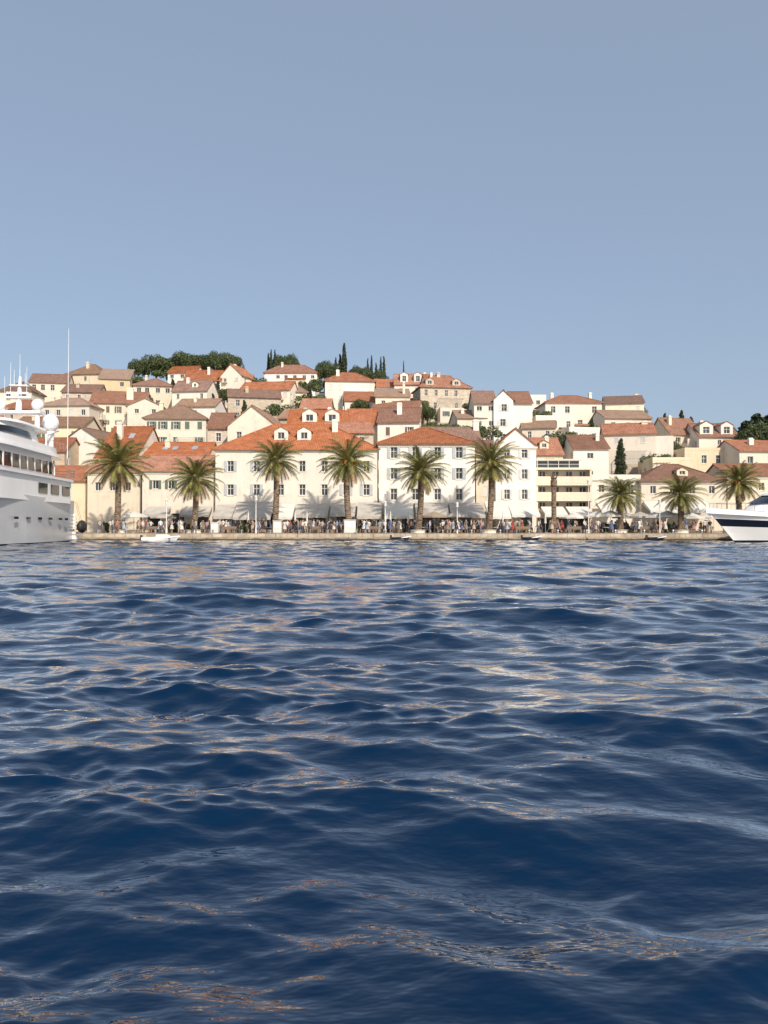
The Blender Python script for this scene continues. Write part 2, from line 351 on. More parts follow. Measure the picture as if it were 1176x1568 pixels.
def annex(par,W,H,wm,rm):
    """lower wing / terrace built against the front of a hillside house"""
    aw=W*U(.28,.6); ax=U(-W/2-.6,W/2-aw+.6); ah=min(H-1.6,U(3.4,5.6)); ad=U(1.6,3.4)
    if ah<2.4: return
    m={'walls':MB(),'windows':MB(),'shutters':MB()}; o=(ax,-ad,0)
    wall(m,o,(1,0,0),aw,ah,autowin(aw,ah,.8,2.2,.8,1.1)); wall(m,(ax+aw,-ad,0),(0,1,0),ad-.01,ah,[]); wall(m,(ax,-.01,0),(0,-1,0),ad-.01,ah,[])
    if R()<.5:
        r=MB(); k=.28; r.slab([(ax-.2,-ad-.3,ah-k*.3),(ax+aw+.2,-ad-.3,ah-k*.3),(ax+aw+.2,-.02,ah+k*ad),(ax-.2,-.02,ah+k*ad)],.14); link('wing_roof',r.mesh('wing_roof',[rm]),parent=par)
    else:
        w=m['walls']; w.poly([(ax,-ad,ah),(ax+aw,-ad,ah),(ax+aw,-.01,ah),(ax,-.01,ah)])
        g=MB(); n=max(3,int(aw/.35))
        if R()<.5:
            w.box(ax-.03,ax+aw+.03,-ad-.03,-ad+.15,ah,ah+.8)
        else:
            for i in range(n+1): g.box(ax+i*aw/n-.015,ax+i*aw/n+.015,-ad+.05,-ad+.08,ah,ah+.9)
            g.box(ax,ax+aw,-ad+.04,-ad+.09,ah+.9,ah+.95)
        if R()<.5:
            for x in (ax+.1,ax+aw-.1): g.box(x-.05,x+.05,-ad+.2,-ad+.3,ah,ah+2.2)
            for i in range(int(aw/.5)): g.box(ax+.1+i*.5,ax+.18+i*.5,-ad,-.03,ah+2.2,ah+2.3)
        if g.f: link('terrace_rail',g.mesh('terrace_rail',[random.choice([M_FRAME,M_METAL])]),parent=par)
    link('wing_walls',m['walls'].mesh('wing_walls',[wm]),parent=par)
    if m['windows'].f: link('wing_windows',m['windows'].mesh('wing_windows',[M_GLASS,M_FRAME,M_TRIM,M_METAL]),parent=par)
    if m['shutters'].f: link('wing_shutters',m['shutters'].mesh('wing_shutters',[SH_GR]),parent=par)
def hs(name,l,r,ey,ry,kind='gx',wm=None,rm=None,h=7.0,D=None,dep=8.5,yaw=0,dorm=(),chim=(),down=1.0,ann=.6,**k):
    if D is None:
        if h==7.0: h=U(5.6,8.6)
        D=solveD((l+r)/2,ey,h)
        if kind=='gx' and not dorm:
            if r-l<62 and R()<.22: kind='gy'; ry=min(ry,ey-12)
            elif R()<.12: kind='hip'
        dep=U(6.5,9.5) if dep==8.5 else dep
    x0,ze=survey(l,ey,D); x1,_=survey(r,ey,D)
    pk=D+(0 if kind=='gy' else (dep if kind=='shed' else dep/2))
    _,zr=survey((l+r)/2,ry,pk)
    xc=(x0+x1)/2; zb=min(terr(xc,D),terr(x0,D),terr(x1,D))-down
    dm=[(survey(p,ey,D)[0]-xc,yf,dw,dh) for (p,yf,dw,dh) in dorm]
    cm=[(survey(p,ey,D)[0]-xc,cy,cw,ch) for (p,cy,cw,ch) in chim]
    if not cm and kind!='flat' and R()<.5: cm=[(U(-.35,.35)*(x1-x0),dep*.3,U(.5,.8),U(-.2,.35))]
    wm=wm or W_CREAM; rm=rm or R_OR
    if wm is W_CREAM and R()<.2: wm=random.choice([W_STONE,W_WHITE])
    if yaw==0: yaw=U(-13,13)
    p=house(name,xc,D,zb,(x1-x0),dep,ze,zr,kind,wm,rm,math.radians(yaw),dorm=dm,chim=cm,**k)
    if D>116 and R()<ann and x1-x0>4: annex(p,x1-x0,ze-zb,random.choice([wm,W_STONE,W_WHITE]),random.choice([rm,R_OR,R_PK]))
    return p
def grid_ops(D,l,zb,cols,rows,w,h,kinds):
    xl=survey(l,700,D)[0]; o=[]
    for j,py in enumerate(rows):
        zc=survey(588,py,D)[1]-zb
        for px in cols:
            xc=survey(px,700,D)[0]-xl; kd=kinds[j%len(kinds)]
            o.append((xc-w/2,xc+w/2,zc-h/2,zc+h/2,kd))
    return o
def shop_ops(Wd,n,h=2.7,w=1.7):
    st=Wd/n; return [((i+.5)*st-w/2,(i+.5)*st+w/2,.02,h,'dark') for i in range(n)]
# waterfront row
zb=.8
DA=106; o=grid_ops(DA,330,zb,[353,393,430,463,497,530,561],[714,750],.85,1.5,['trim','trim'])+shop_ops(survey(578,700,DA)[0]-survey(330,700,DA)[0],7)
o=[(a,b,c,d,('shut' if i in (0,1,5,6,7,8,12,13) else 'trim') if i<14 else e) for i,(a,b,c,d,e) in enumerate(o)]
def front(name,l,r,ey,ry,kind,D,o,**k):
    x0,ze=survey(l,ey,D);x1,_=survey(r,ey,D); dep=k.pop('dep',12); _,zr=survey(l,ry,D+(0 if kind=='gy' else dep/2))
    xc=(x0+x1)/2
    dm=[(survey(p,ey,D)[0]-xc,yf,dw,dh) for (p,yf,dw,dh) in k.pop('dorm',())]
    return house(name,xc,D,zb,x1-x0,dep,ze,zr,kind,ops=o,dorm=dm,cornice=True,**k)
front('white_waterfront_house',330,578,687,652,'hip',DA,o,wm=W_WHITE,rm=R_OR,shm=SH_G,dorm=((427,2.2,1.9,1.3),(463,2.2,1.9,1.3)),dep=14,chim=[(5,5,.8,.3)])
DB=105.6; o=grid_ops(DB,580,zb,[603,636,670,703],[693,725,757],.9,1.55,['shut','shut','trim'])+shop_ops(survey(727,700,DB)[0]-survey(580,700,DB)[0],5,2.6,1.6)
front('cream_waterfront_house',580,727,679,657,'hip',DB,o,wm=W_WHITE,rm=R_OR,shm=SH_G,dep=13)
o=grid_ops(107,729,zb,[743],[722,752],.7,1.3,['closed'])
front('narrow_cream_house',729,759,691,676,'gx',107,o,wm=W_CREAM,rm=R_BR,dep=11)
o=grid_ops(106,759,zb,[776,803],[694,726,757],.75,1.35,['shut'])+shop_ops(5.6,2,2.6,1.6)
front('white_gabled_house',759,821,683,657,'gy',106,o,wm=W_WHITE,rm=R_OR,shm=SH_W,dep=12)
# left waterfront
o=grid_ops(107,218,zb,[238,262,300],[742],.8,1.2,['shut'])+shop_ops(10,3)
front('cream_harbour_house',218,329,720,699,'gx',107,o,wm=W_CREAM,rm=R_OR,dep=9)
hs('orange_roofed_house',206,318,697,679,'gx',W_CREAM,R_OR,D=117,dep=10,sky=((-1.5,2),(0,2),(3,2.2)),ann=0,yaw=1)
hs('orange_roofed_house',146,208,700,655,'gx',W_WHITE,R_OR,D=114,dep=15,ops=None,sky=((.6,4.5),),yaw=-2)
o=grid_ops(109,134,zb,[150,172,196],[745],.8,1.2,['plain'])
front('stone_harbour_house',134,216,722,704,'gx',109,o,wm=W_YEL,rm=R_OR,dep=8)
# hill houses
T=hs
T('stone_house',222,315,640,622,'hip',W_CREAM,R_PK,dep=10,chim=[(240,4,.7,.3)],yaw=3)
T('gabled_stone_house',347,424,652,622,'gy',W_CREAM,R_PK,D=126,yaw=-8,dep=11)
T('stone_cottage',318,352,655,634,'gx',W_STONE,R_BR,D=130)
T('cream_house',140,222,617,601,'gx',W_CREAM,R_BR,h=8,chim=[(197,1.5,1.4,.2)],dep=9)
T('cream_house',196,248,622,612,'gx',W_CREAM,R_PK)
T('white_house',350,430,608,598,'gx',W_CREAM,R_BR)
T('cream_house',365,445,597,586,'gx',W_CREAM,R_OR)
T('stone_house',205,262,590,581,'gx',W_CREAM,R_BR,chim=[(220,4,.6,.5)])
T('white_house',262,318,598,584,'gx',W_WHITE,R_BR,chim=[(280,3,.7,.4)],dorm=((296,1.0,1.3,1.0),))
T('white_house',256,300,570,562,'gx',W_WHITE,R_OR)
T('white_house',283,338,582,568,'gx',W_WHITE,R_OR,yaw=6)
T('white_gabled_house',335,372,575,558,'gy',W_WHITE,R_OR,yaw=-20)
T('white_house',352,384,585,574,'gx',W_WHITE,R_PK,chim=[(362,3,.6,.5)])
T('white_house',405,485,570,560,'gx',W_WHITE,R_OR,chim=[(430,3,.6,.4)])
T('cream_house',440,470,600,590,'gx',W_CREAM,R_PK)
T('ochre_villa',100,160,572,559,'hip',W_YEL,R_PK,h=8,yaw=-6)
T('ochre_villa',152,198,580,566,'shed',W_YEL,R_PK,h=7.1,yaw=10)
T('stone_house',46,102,585,574,'gx',W_CREAM,R_BR)
T('stone_house',0,48,598,586,'gx',W_CREAM,R_BR)
T('stone_house',-50,2,600,588,'gx',W_CREAM,R_OR)
T('cream_house',60,138,620,611,'gx',W_CREAM,R_PK)
T('cream_house',0,62,625,613,'gx',W_CREAM,R_OR)
T('cream_house',-70,0,640,625,'gx',W_CREAM,R_OR)
T('stone_cottage',95,150,600,590,'gx',W_STONE,R_BR)
T('cream_house',20,128,652,640,'gx',W_CREAM,R_PK,D=128)
T('white_gabled_house',98,152,672,655,'gy',W_WHITE,R_PK,D=120,yaw=-12)
T('cream_house',-40,98,690,672,'gx',W_CREAM,R_OR,D=114,yaw=2)
T('ochre_house',-120,130,735,715,'gx',W_YEL,R_OR,D=109.5,dep=9,yaw=.5)
T('orange_roofed_house',440,532,655,630,'gx',W_WHITE,R_OR,D=126,dep=11,yaw=2,dorm=((473,1.6,2.4,1.5),(508,1.6,2.4,1.5)))
T('orange_roofed_house',533,580,650,628,'gx',W_CREAM,R_OR,D=131,dep=11,yaw=3)
T('orange_roofed_house',578,642,646,626,'gx',W_WHITE,R_BR,D=129,dep=11,chim=[(610,3,.8,.3)],yaw=-5)
T('orange_roofed_house',500,572,662,648,'gx',W_CREAM,R_OR,D=122,yaw=8)
T('orange_roofed_house',566,640,630,616,'gx',W_CREAM,R_OR)
T('orange_roofed_house',528,576,613,601,'gx',W_WHITE,R_OR)
T('white_house',498,574,583,572,'gx',W_WHITE,R_OR,h=8)
T('cream_house',575,628,607,596,'shed',W_CREAM,R_PK)
T('white_house',576,612,592,582,'gx',W_WHITE,R_OR)
T('white_house',604,656,588,574,'gx',W_WHITE,R_OR,h=7.1,yaw=1,dorm=((619,.5,1.9,1.9),(640,.5,1.9,1.9)),chim=[(652,4,.6,.3)])
T('white_house',655,700,592,576,'gx',W_WHITE,R_OR)
T('stone_house',643,722,592,576,'hip',W_CREAM,R_OR,h=9,dep=9,yaw=9,dorm=((658,.3,1.9,1.1),(700,.3,1.9,1.1)),chim=[(677,4,.8,.4)])
T('white_house',726,760,617,600,'gx',W_WHITE,R_BR,h=9,D=150,yaw=1,ann=0)
T('white_gabled_house',756,786,612,598,'gy',W_WHITE,R_BR,h=9,D=149.5,yaw=1)
T('white_house',784,815,617,601,'gx',W_WHITE,R_BR,h=9,D=150,yaw=1)
T('white_flat_roofed_house',790,836,608,600,'flat',W_WHITE,R_OR)
T('white_house',835,922,616,607,'gx',W_WHITE,R_BR,h=8,yaw=1.5,chim=[(850,3,.6,.2),(910,3,.6,.3)],ann=1)
T('cream_house',928,985,617,608,'gx',W_CREAM,R_BR,h=7.1,chim=[(978,5,.8,.3)])
T('cream_house',925,999,640,630,'gx',W_CREAM,R_PK,D=150)
T('white_house',1070,1132,668,650,'gx',W_WHITE,R_BR,D=140,yaw=2,dorm=((1083,.4,2.4,1.7),(1115,.4,2.2,1.7)))
T('stone_house',1022,1078,664,642,'gx',W_CREAM,R_BR,D=144,yaw=14,dep=7)
T('cream_house',1048,1130,690,682,'flat',W_CREAM,R_BR,D=132)
T('cream_house',926,1002,664,650,'gx',W_CREAM,R_OR,D=134,chim=[(990,4,1.0,.2)],ann=1)
T('white_flat_roofed_house',990,1030,672,666,'flat',W_WHITE,R_OR,D=136)
T('white_house',878,932,686,668,'gx',W_WHITE,R_BR,D=124)
T('cottage',822,862,695,672,'gx',W_CREAM,R_OR,D=121,yaw=1,dorm=((836,1.2,1.4,.9),))
T('white_house',800,850,655,646,'gx',W_CREAM,R_PK,h=6)
T('cream_house',820,880,640,630,'flat',W_WHITE,R_PK,h=6)
T('cream_house',870,925,658,650,'flat',W_CREAM,R_PK,h=6)
T('brown_roofed_house',650,738,682,656,'gx',W_CREAM,R_BR,D=119,dep=9,yaw=2,chim=[(735,4,.9,1.0)])
T('cream_house',1130,1200,690,676,'gx',W_CREAM,R_OR,D=128)
T('cream_house',1000,1060,705,696,'flat',W_CREAM,R_OR,D=122)
T('cream_house',700,745,640,630,'gx',W_CREAM,R_PK,D=150)
T('cream_house',425,470,640,628,'gx',W_STONE,R_PK,D=140)
T('white_house',268,330,622,612,'gx',W_WHITE,R_PK,D=158)
T('cream_house',460,505,625,612,'gx',W_CREAM,R_OR,D=150)
# right brown-roofed waterfront
o=grid_ops(110,982,zb,[1000,1030,1060,1090],[750],.8,1.1,['plain'])
front('tiled_waterfront_house',982,1112,736,713,'hip',110,o,wm=W_CREAM,rm=R_BR,dep=10,dorm=((1050,1.2,1.6,.8),))
o=grid_ops(111,1108,zb,[1130,1160,1190],[745],.8,1.1,['plain'])
front('cream_waterfront_house',1114,1230,728,712,'gx',111,o,wm=W_CREAM,rm=R_OR,dep=9)
o=grid_ops(111,905,zb,[920,945,965],[748],.8,1.1,['plain'])
front('white_terrace_house',906,981,732,728,'flat',111,o,wm=W_WHITE,rm=R_OR,dep=8)
# balconied hotel
def hotel():
    D=107.5; x0,_=survey(822,700,D); x1,_=survey(905,700,D); W=x1-x0; xc=(x0+x1)/2
    p=empty('balconied_hotel',(xc,D,zb)); w=MB(); g=MB(); rl=MB(); h=W/2
    zs=[survey(588,y,D)[1]-zb for y in (790,764,740,716)]; 
    w.box(-h,h,1.2,10,0,zs[3]); 
    for z in zs: w.box(-h-.1,h+.1,-.1,1.198,z-.3,z)
    w.box(-h-.1,-h+.15,.05,1.198,0,zs[3]-.3); w.box(h-.15,h+.1,.05,1.198,0,zs[3]-.3)
    for k in range(3):
        z0=zs[k]; z1=zs[k+1]
        w.box(-h-.1,h+.1,-.12,-.03,z0,z0+.95)
        n=4
        for i in range(n):
            a=-h+(i+.27)*W/n; b=-h+(i+.73)*W/n; g.box(a,b,1.14,1.195,z0+.05,z1-.5)
            rl.box((a+b)/2-.04,(a+b)/2+.04,1.10,1.138,z0+.05,z1-.5); rl.box(a,a+.06,1.10,1.138,z0+.05,z1-.5)
    g.box(-h+.3,h-.3,1.14,1.195,.05,zs[0]-.4)
    zt=zs[3]; g.box(-h+.8,h-.8,3.5,8,zt,zt+1.3); w.box(-h+.4,h-.4,2.8,8.5,zt+1.3,zt+1.45)
    for i in range(6): rl.box(-h+.1+i*(W-.2)/5-.03,-h+.1+i*(W-.2)/5+.03,0,.06,zt,zt+.95)
    rl.box(-h,h,0,.06,zt+.95,zt+1.0); rl.box(-h,h,0.01,.05,zt+.45,zt+.5)
    link('walls_and_balconies',w.mesh('hotel_walls',[W_CREAM]),parent=p); link('glazing',g.mesh('hotel_glass',[M_GLASS]),parent=p); link('railings',rl.mesh('hotel_rail',[M_FRAME]),parent=p)
hotel()
# awnings
M_AWN=simple('grey_canvas',(.42,.40,.37),.9,.15,1.0); M_AWN2=simple('white_canvas',(.62,.61,.57),.85,.1,1.0); M_AWN3=simple('beige_canvas',(.30,.25,.19),.9,.1)
def awning(l,r,D,ty,by,mt,out=3.6):
    x0,zt=survey(l,ty,D); x1,_=survey(r,ty,D); _,z2=survey(l,by,D-out); W=x1-x0
    mb=MB(); n=max(3,int(W/.8)); zt-=QZ; z2-=QZ
    for i in range(n):
        a=i*W/n; b=(i+1)*W/n
        mb.slab([(a,-out,z2),(b,-out,z2),(b,0,zt),(a,0,zt)],.03)
        mb.poly([(a,-out-.01,z2-.28),((a+b)/2,-out-.01,z2-.34),(b,-out-.01,z2-.28),(b,-out-.01,z2+.02),(a,-out-.01,z2+.02)])
    for s in (0,W): mb.poly([(s,-out,z2),(s,0,zt),(s,0,zt-.5),(s,-out,z2-.25)])
    for s in (.05,W-.05): mb.tube([(s,-out+.1,0),(s,-out+.1,z2)],[.035,.035],6,1)
    link('awning',mb.mesh('awning',[mt,M_METAL]),(x0,D,QZ))
for (l,r,m) in ((333,362,M_AWN),(364,420,M_AWN),(423,452,M_AWN2),(455,505,M_AWN),(508,545,M_AWN),(548,584,M_AWN),(588,632,M_AWN2),(635,684,M_AWN),(687,738,M_AWN),(742,776,M_AWN2),(778,820,M_AWN2)):
    awning(l,r,105.4,U(768,774),U(786,793),m,U(3.0,4.2))
for (l,r) in ((828,862),(866,900)): awning(l,r,107.2,776,788,M_AWN2,3)
for (l,r) in ((985,1030),(1034,1080),(912,945)): awning(l,r,109.8,768,782,M_AWN2,3)
for (l,r) in ((225,262),(280,325)): awning(l,r,106.8,776,788,M_AWN,2)
# ---------------------------------------------------------------- foliage
def leafmat(name,a,b2,c,sc=1.6):
    m,nt,b=newmat(name); L=nt.links.new; tc=node(nt,'ShaderNodeTexCoord'); g=node(nt,'ShaderNodeNewGeometry')
    n=node(nt,'ShaderNodeTexNoise',Scale=sc,Detail=3.0); L(tc.outputs['Object'],n.inputs['Vector'])
    ad=node(nt,'ShaderNodeMath',operation='MULTIPLY_ADD'); L(g.outputs['Random Per Island'],ad.inputs[0]); ad.inputs[1].default_value=.35; L(n.outputs['Fac'],ad.inputs[2])
    r=ramp(nt,[(.4,a),(.65,b2),(.9,c)]); L(ad.outputs[0],r.inputs[0]); L(r.outputs[0],b.inputs['Base Color']); b.inputs['Roughness'].default_value=.6; b.inputs['Specular IOR Level'].default_value=.3
    return m
L_PINE=leafmat('pine_needles',(.022,.036,.015),(.05,.07,.025),(.09,.11,.04),.7)
L_CYP=leafmat('cypress_foliage',(.014,.025,.014),(.03,.045,.02),(.05,.065,.03),1.0)
L_BUSH=leafmat('shrub_leaves',(.035,.055,.018),(.07,.10,.035),(.13,.15,.06),1.0)
L_PALM=leafmat('palm_fronds',(.075,.09,.025),(.16,.165,.05),(.34,.28,.10),.8)
L_DRY=simple('dry_fronds',(.27,.19,.10),.9,.3); L_FRUIT=simple('orange_date_stalks',(.55,.25,.04),.7,.25); M_BARK=simple('bark',(.14,.10,.07),.95,.35,2.5,.6)
def palm_trunk_mat():
    m,nt,b=newmat('palm_trunk_bark'); L=nt.links.new; tc=node(nt,'ShaderNodeTexCoord')
    mp=node(nt,'ShaderNodeMapping'); mp.inputs['Scale'].default_value=(1,1,3.2); L(tc.outputs['Object'],mp.inputs['Vector'])
    v=node(nt,'ShaderNodeTexVoronoi',Scale=2.6); L(mp.outputs[0],v.inputs['Vector']); r=ramp(nt,[(.1,(.30,.22,.16)),(.5,(.20,.145,.10)),(.8,(.07,.05,.035))]); L(v.outputs['Distance'],r.inputs[0]); L(r.outputs[0],b.inputs['Base Color'])
    bp=node(nt,'ShaderNodeBump',Strength=.8,Distance=.12,invert=True); L(v.outputs['Distance'],bp.inputs['Height']); L(bp.outputs[0],b.inputs['Normal']); b.inputs['Roughness'].default_value=.95
    return m
M_PT=palm_trunk_mat()
def palm_crown(rad,seed,nf=75,fruit=True):
    random.seed(seed); mb=MB()
    for i in range(nf):
        t=(i+.5)/nf; az=i*2.39996+U(-.2,.2); e0=math.radians(82-128*t**.95+U(-8,8)); Lf=rad*U(.9,1.22)*(1.0 if t<.8 else .8); 
        ns=14; bend=math.radians(U(50,95))*(1-.45*t); dry=1 if (t>.9) else 0
        p=Vector((math.cos(az)*.25,math.sin(az)*.25,.35*(1-t*2))); hd=Vector((math.cos(az),math.sin(az),0)); side=Vector((-math.sin(az),math.cos(az),0)); pts=[p.copy()]; dirs=[]
        for s in range(ns):
            e=e0-bend*(s/ns)**1.3
            e=max(e,math.radians(-86)); d=hd*math.cos(e)+Vector((0,0,math.sin(e))); p=p+d*(Lf/ns); pts.append(p.copy()); dirs.append(d)
        mb.tube(pts[::3],[.05,.04,.03,.02,.012][:len(pts[::3])],3,dry,False)
        tw=U(-.3,.3)
        for s in range(ns*3):
            f=(s+.5)/(ns*3); k=min(ns-1,int(f*ns)); q=pts[k].lerp(pts[k+1],f*ns-k); d=dirs[k]; up=side.cross(d)
            ll=.62*(rad/3.6)*(.35+1.0*math.sin(math.pi*min(1,f*.85+.12)))
            if f<.06: continue
            for sg in (-1,1):
                ld=(side*sg*.8+d*.62+up*(.28 if s%2 else .02)+Vector((0,0,-.22+tw*sg*.3))).normalized(); w=d*.045
                e=q+ld*ll*U(.85,1.1)
                mb.poly([q-w,q+w,e+w*.3+Vector((0,0,-.06))],dry)
    if fruit:
        for i in range(9):
            az=i*.7+U(0,.5); 
            for j in range(5):
                a2=az+U(-.12,.12); L=U(.8,1.4); mb.tube([(math.cos(a2)*.3,math.sin(a2)*.3,.1),(math.cos(a2)*L*.8,math.sin(a2)*L*.8,.2),(math.cos(a2)*L,math.sin(a2)*L,-.35+U(-.2,.1))],[.03,.035,.08],3,2)
    mb.tube([(0,0,-1.5),(0,0,-1.0),(0,0,-.4),(0,0,.2)],[.34,.5,.52,.25],10,3)
    return mb.mesh('palm_crown',[L_PALM,L_DRY,L_FRUIT,M_PT],False,False)
CR=[palm_crown(3.7,s,fruit=f) for s,f in ((1,True),(2,False),(3,True))]
def palm(px,cy,rpx,D=97.5,cr=0,by=812):
    x,zc=survey(px,cy,D); s=(rpx/F*D)/3.7
    par=empty('palm_tree',(x,D,QZ)); H=zc-QZ; mb=MB(); lx=U(-.45,.45); n=int(H/.22)
    pts=[];rd=[]
    for i in range(n+1):
        t=i/n; pts.append((lx*math.sin(t*2.2),0,H*t-.0)); rd.append((.36 if t<.85 else .38)*(1.25-.25*min(1,t*6))*(1.0+.07*(i%2)))
    mb.tube(pts,rd,12)
    link('trunk',mb.mesh('palm_trunk',[M_PT],True,False),parent=par)
    c=link('crown',CR[cr],(lx*math.sin(2.2),0,H),U(0,6.28),par,(s,s,s*1.02))
    g=MB(); g.tube([(0,0,0),(0,0,.35)],[.95,.9],14); g.tube([(0,0,.35),(0,0,.42)],[1.0,1.0],14); link('stone_planter',g.mesh('planter',[M_TRIM]),parent=par)
random.seed(5)
for a in ((180,710,47,97,1),(297,733,41,97.5,1),(421,705,38,97,1),(536,708,43,97,0),(640,721,41,97.5,1),(748,709,41,97,2),(950,757,33,99,1),(1042,757,35,98,1),(1136,739,36,99,2)): palm(*a[:4],cr=a[4])
def bare():
    x,z=survey(848,735,97.5); mb=MB(); H=z-QZ; n=30
    mb.tube([(0,0,H*i/n) for i in range(n+1)],[(.30+.03*(i%2)) if i<n-3 else .42 for i in range(n+1)],12)
    for i in range(16):
        a=U(0,6.28); mb.tube([(math.cos(a)*.2,math.sin(a)*.2,H-.1),(math.cos(a)*.45,math.sin(a)*.45,H+U(.2,.9))],[.09,.05],4)
    link('cut_palm_trunk',mb.mesh('cut_palm',[M_PT],False,False),(x,97.5,QZ))
bare()
def leafcloud(mb,c,r,n,size,m=0,shell=.55):
    c=Vector(c)
    for _ in range(n):
        d=Vector((random.gauss(0,1),random.gauss(0,1),random.gauss(0,1))).normalized(); q=U(shell,1)**.6*(1+.12*math.sin(d.x*7+d.z*5)*math.cos(d.y*6))
        p=c+Vector((d.x*r[0],d.y*r[1],d.z*r[2]))*q
        a=(d+Vector((U(-1,1),U(-1,1),U(-1,1)))*.9).normalized(); b=a.orthogonal().normalized(); e=a.cross(b); s=size*U(.6,1.3)
        mb.poly([p-b*s,p+e*s*.7,p+b*s,p-e*s*.7],m)
def pine(seed,flat=.5,H=7,spread=4.5):
    random.seed(seed); mb=MB(); mb.tube([(0,0,0),(.2,0,H*.4),(.0,.1,H*.75)],[.32,.25,.14],8,1)
    for i in range(16):
        a=i*2.4+U(-.3,.3); rr=spread*math.sqrt((i+.5)/16)*.8; c=(math.cos(a)*rr,math.sin(a)*rr,H*.82+U(-.7,.5)-rr*.16*flat*2)
        mb.tube([(0,0,H*.5),(c[0]*.5,c[1]*.5,H*.62),c],[.13,.09,.04],5,1)
        s=U(1.1,1.8); leafcloud(mb,c,(s*1.15,s*1.15,s*.75),480,.17)
    return mb.mesh('pine',[L_PINE,M_BARK],False,False)
def cyp(seed,H=9,w=.9):
    random.seed(seed); mb=MB(); mb.tube([(0,0,0),(0,0,H*.9)],[.16,.04],6,1)
    for i in range(26):
        t=(i+.5)/26; rr=w*(math.sin(math.pi*(t*.82+.13))**.7)*(1-.35*t); leafcloud(mb,(U(-.12,.12)*w,U(-.12,.12)*w,.5+t*(H-.7)),(rr*U(.8,1.1),rr,H/22),210,.13)
    return mb.mesh('cypress',[L_CYP,M_BARK],False,False)
def bush(seed):
    random.seed(seed); mb=MB()
    for i in range(6): leafcloud(mb,(U(-1.6,1.6),U(-.8,.8),U(.4,1.2)),(U(.7,1.1),U(.7,1),U(.5,.9)),330,.12)
    for i in range(5): mb.tube([(0,0,-.4),(U(-1,1),U(-.5,.5),.9)],[.06,.03],4,1)
    return mb.mesh('bush',[L_BUSH,M_BARK],False,False)
PN=[pine(11),pine(12,.7,6.5,3.6)]; CY=[cyp(21),cyp(22,9,1.2)]; BS=[bush(31),bush(32)]
def plant(name,me,px,topy,D,hm,sx=1.0,H0=7.0):
    """tree of native height H0 whose top reaches the measured height"""
    x,zt=survey(px,topy,D); z0=terr(x,D)-.2; s=(zt-z0)/H0
    link(name,me,(x,D,z0),U(0,6.28),None,(sx*s if hm is None else hm,sx*s if hm is None else hm,s))
random.seed(9)
for (px,ty,D,sx) in ((212,551,222,.75),(240,545,224,1.1),(262,547,226,1.0),(285,541,225,1.1),(306,545,228,.9),(330,540,222,.95),(352,543,221,.95)): plant('pine_tree',PN[0],px,ty,D,sx,1,7.0)
for (px,ty,D,sx) in ((428,543,226,.7),(445,542,228,.75),(498,552,222,.75),(515,556,220,.7),(545,560,222,.7),(560,561,222,.6),(580,566,220,.7)): plant('pine_tree',PN[1],px,ty,D,sx,1,6.6)
for (px,ty,D,sx) in ((415,536,224,.75),(411,541,226,.8),(421,536,224,.7),(527,526,218,1.3),(521,543,220,1.0),(563,549,222,.6),(569,545,222,.7),(583,547,223,.6),(588,546,222,.75),(514,548,224,.8),(618,553,215,.4),(576,556,221,.7)): plant('cypress_tree',CY[0],px,ty,D,sx,1,8.9)
for (px,ty,D,sx) in ((1140,645,147,1.7),(1158,634,147,2.4),(1172,638,148,2.4),(1184,634,147,2.4),(1012,640,170,.7),(1019,641,172,.6)): plant('cypress_tree',CY[1],px,ty,D,sx,1,8.9)
plant('pine_tree',PN[1],1160,646,138,1.0,1,6.6)
for i in range(10):
    px=U(1128,1185); D=U(139,146); x,z=survey(px,U(685,712),D); link('shrub',BS[i%2],(x,D,max(terr(x,D)-.3,z-2.5)),U(0,6),None,(1.3,1.3,1.6))
for (px,py,D,s) in ((650,640,137,1.5),(668,643,136,1.4),(686,645,136,1.3),(703,646,138,1.2),(430,615,166,1.5),(478,600,180,1.8),(485,610,172,1.5),(470,580,196,1.7),(862,655,139,1.5),(858,667,130,1.2),(205,572,205,1.8),(215,600,178,1.3),(330,615,166,1.4),(395,575,203,1.4),(590,655,135,1.2),(255,560,222,1.8),(1008,690,128,1.2),(122,610,170,1.4),(600,598,184,1.3),(745,648,143,1.3),(560,590,196,1.5),(828,625,160,1.3),(640,608,176,1.4),(900,660,140,1.2),(728,612,165,1.2),(520,640,133,1.1)):
    x,z=survey(px,py,D); link('shrub',random.choice(BS),(x,D,max(terr(x,D)-.2,z-2*s)),U(-.5,.5),None,(s,s,s))
for i in range(34):
    D=U(118,205); x=U(-.48,.5)*D; l=U(6,16); z=terr(x,D); mb=MB(); mb.box(-l/2,l/2,0,.5,-1.5,U(1.0,1.9)); link('retaining_wall',mb.mesh('retaining_wall',[W_STONE]),(x,D,z),U(-.15,.15))
for i in range(95):
    D=U(116,212); x=U(-.49,.5)*D; s=U(.6,1.25); link('shrub',random.choice(BS),(x,D,terr(x,D)+U(.2,1.4)),U(-.5,.5),None,(s,s,s*U(.9,1.6)))
for i in range(30):
    D=U(128,205); x=U(-.35,.5)*D; s=U(.7,1.0); link('cypress_tree',random.choice(CY),(x,D,terr(x,D)-.3),U(0,6),None,(s,s,s*U(.8,1.05)))
for i in range(24):
    D=U(130,208); x=U(-.3,.5)*D; s=U(.5,.75); link('pine_tree',random.choice(PN),(x,D,terr(x,D)+.5),U(0,6),None,(s*.8,s*.8,s*1.35))
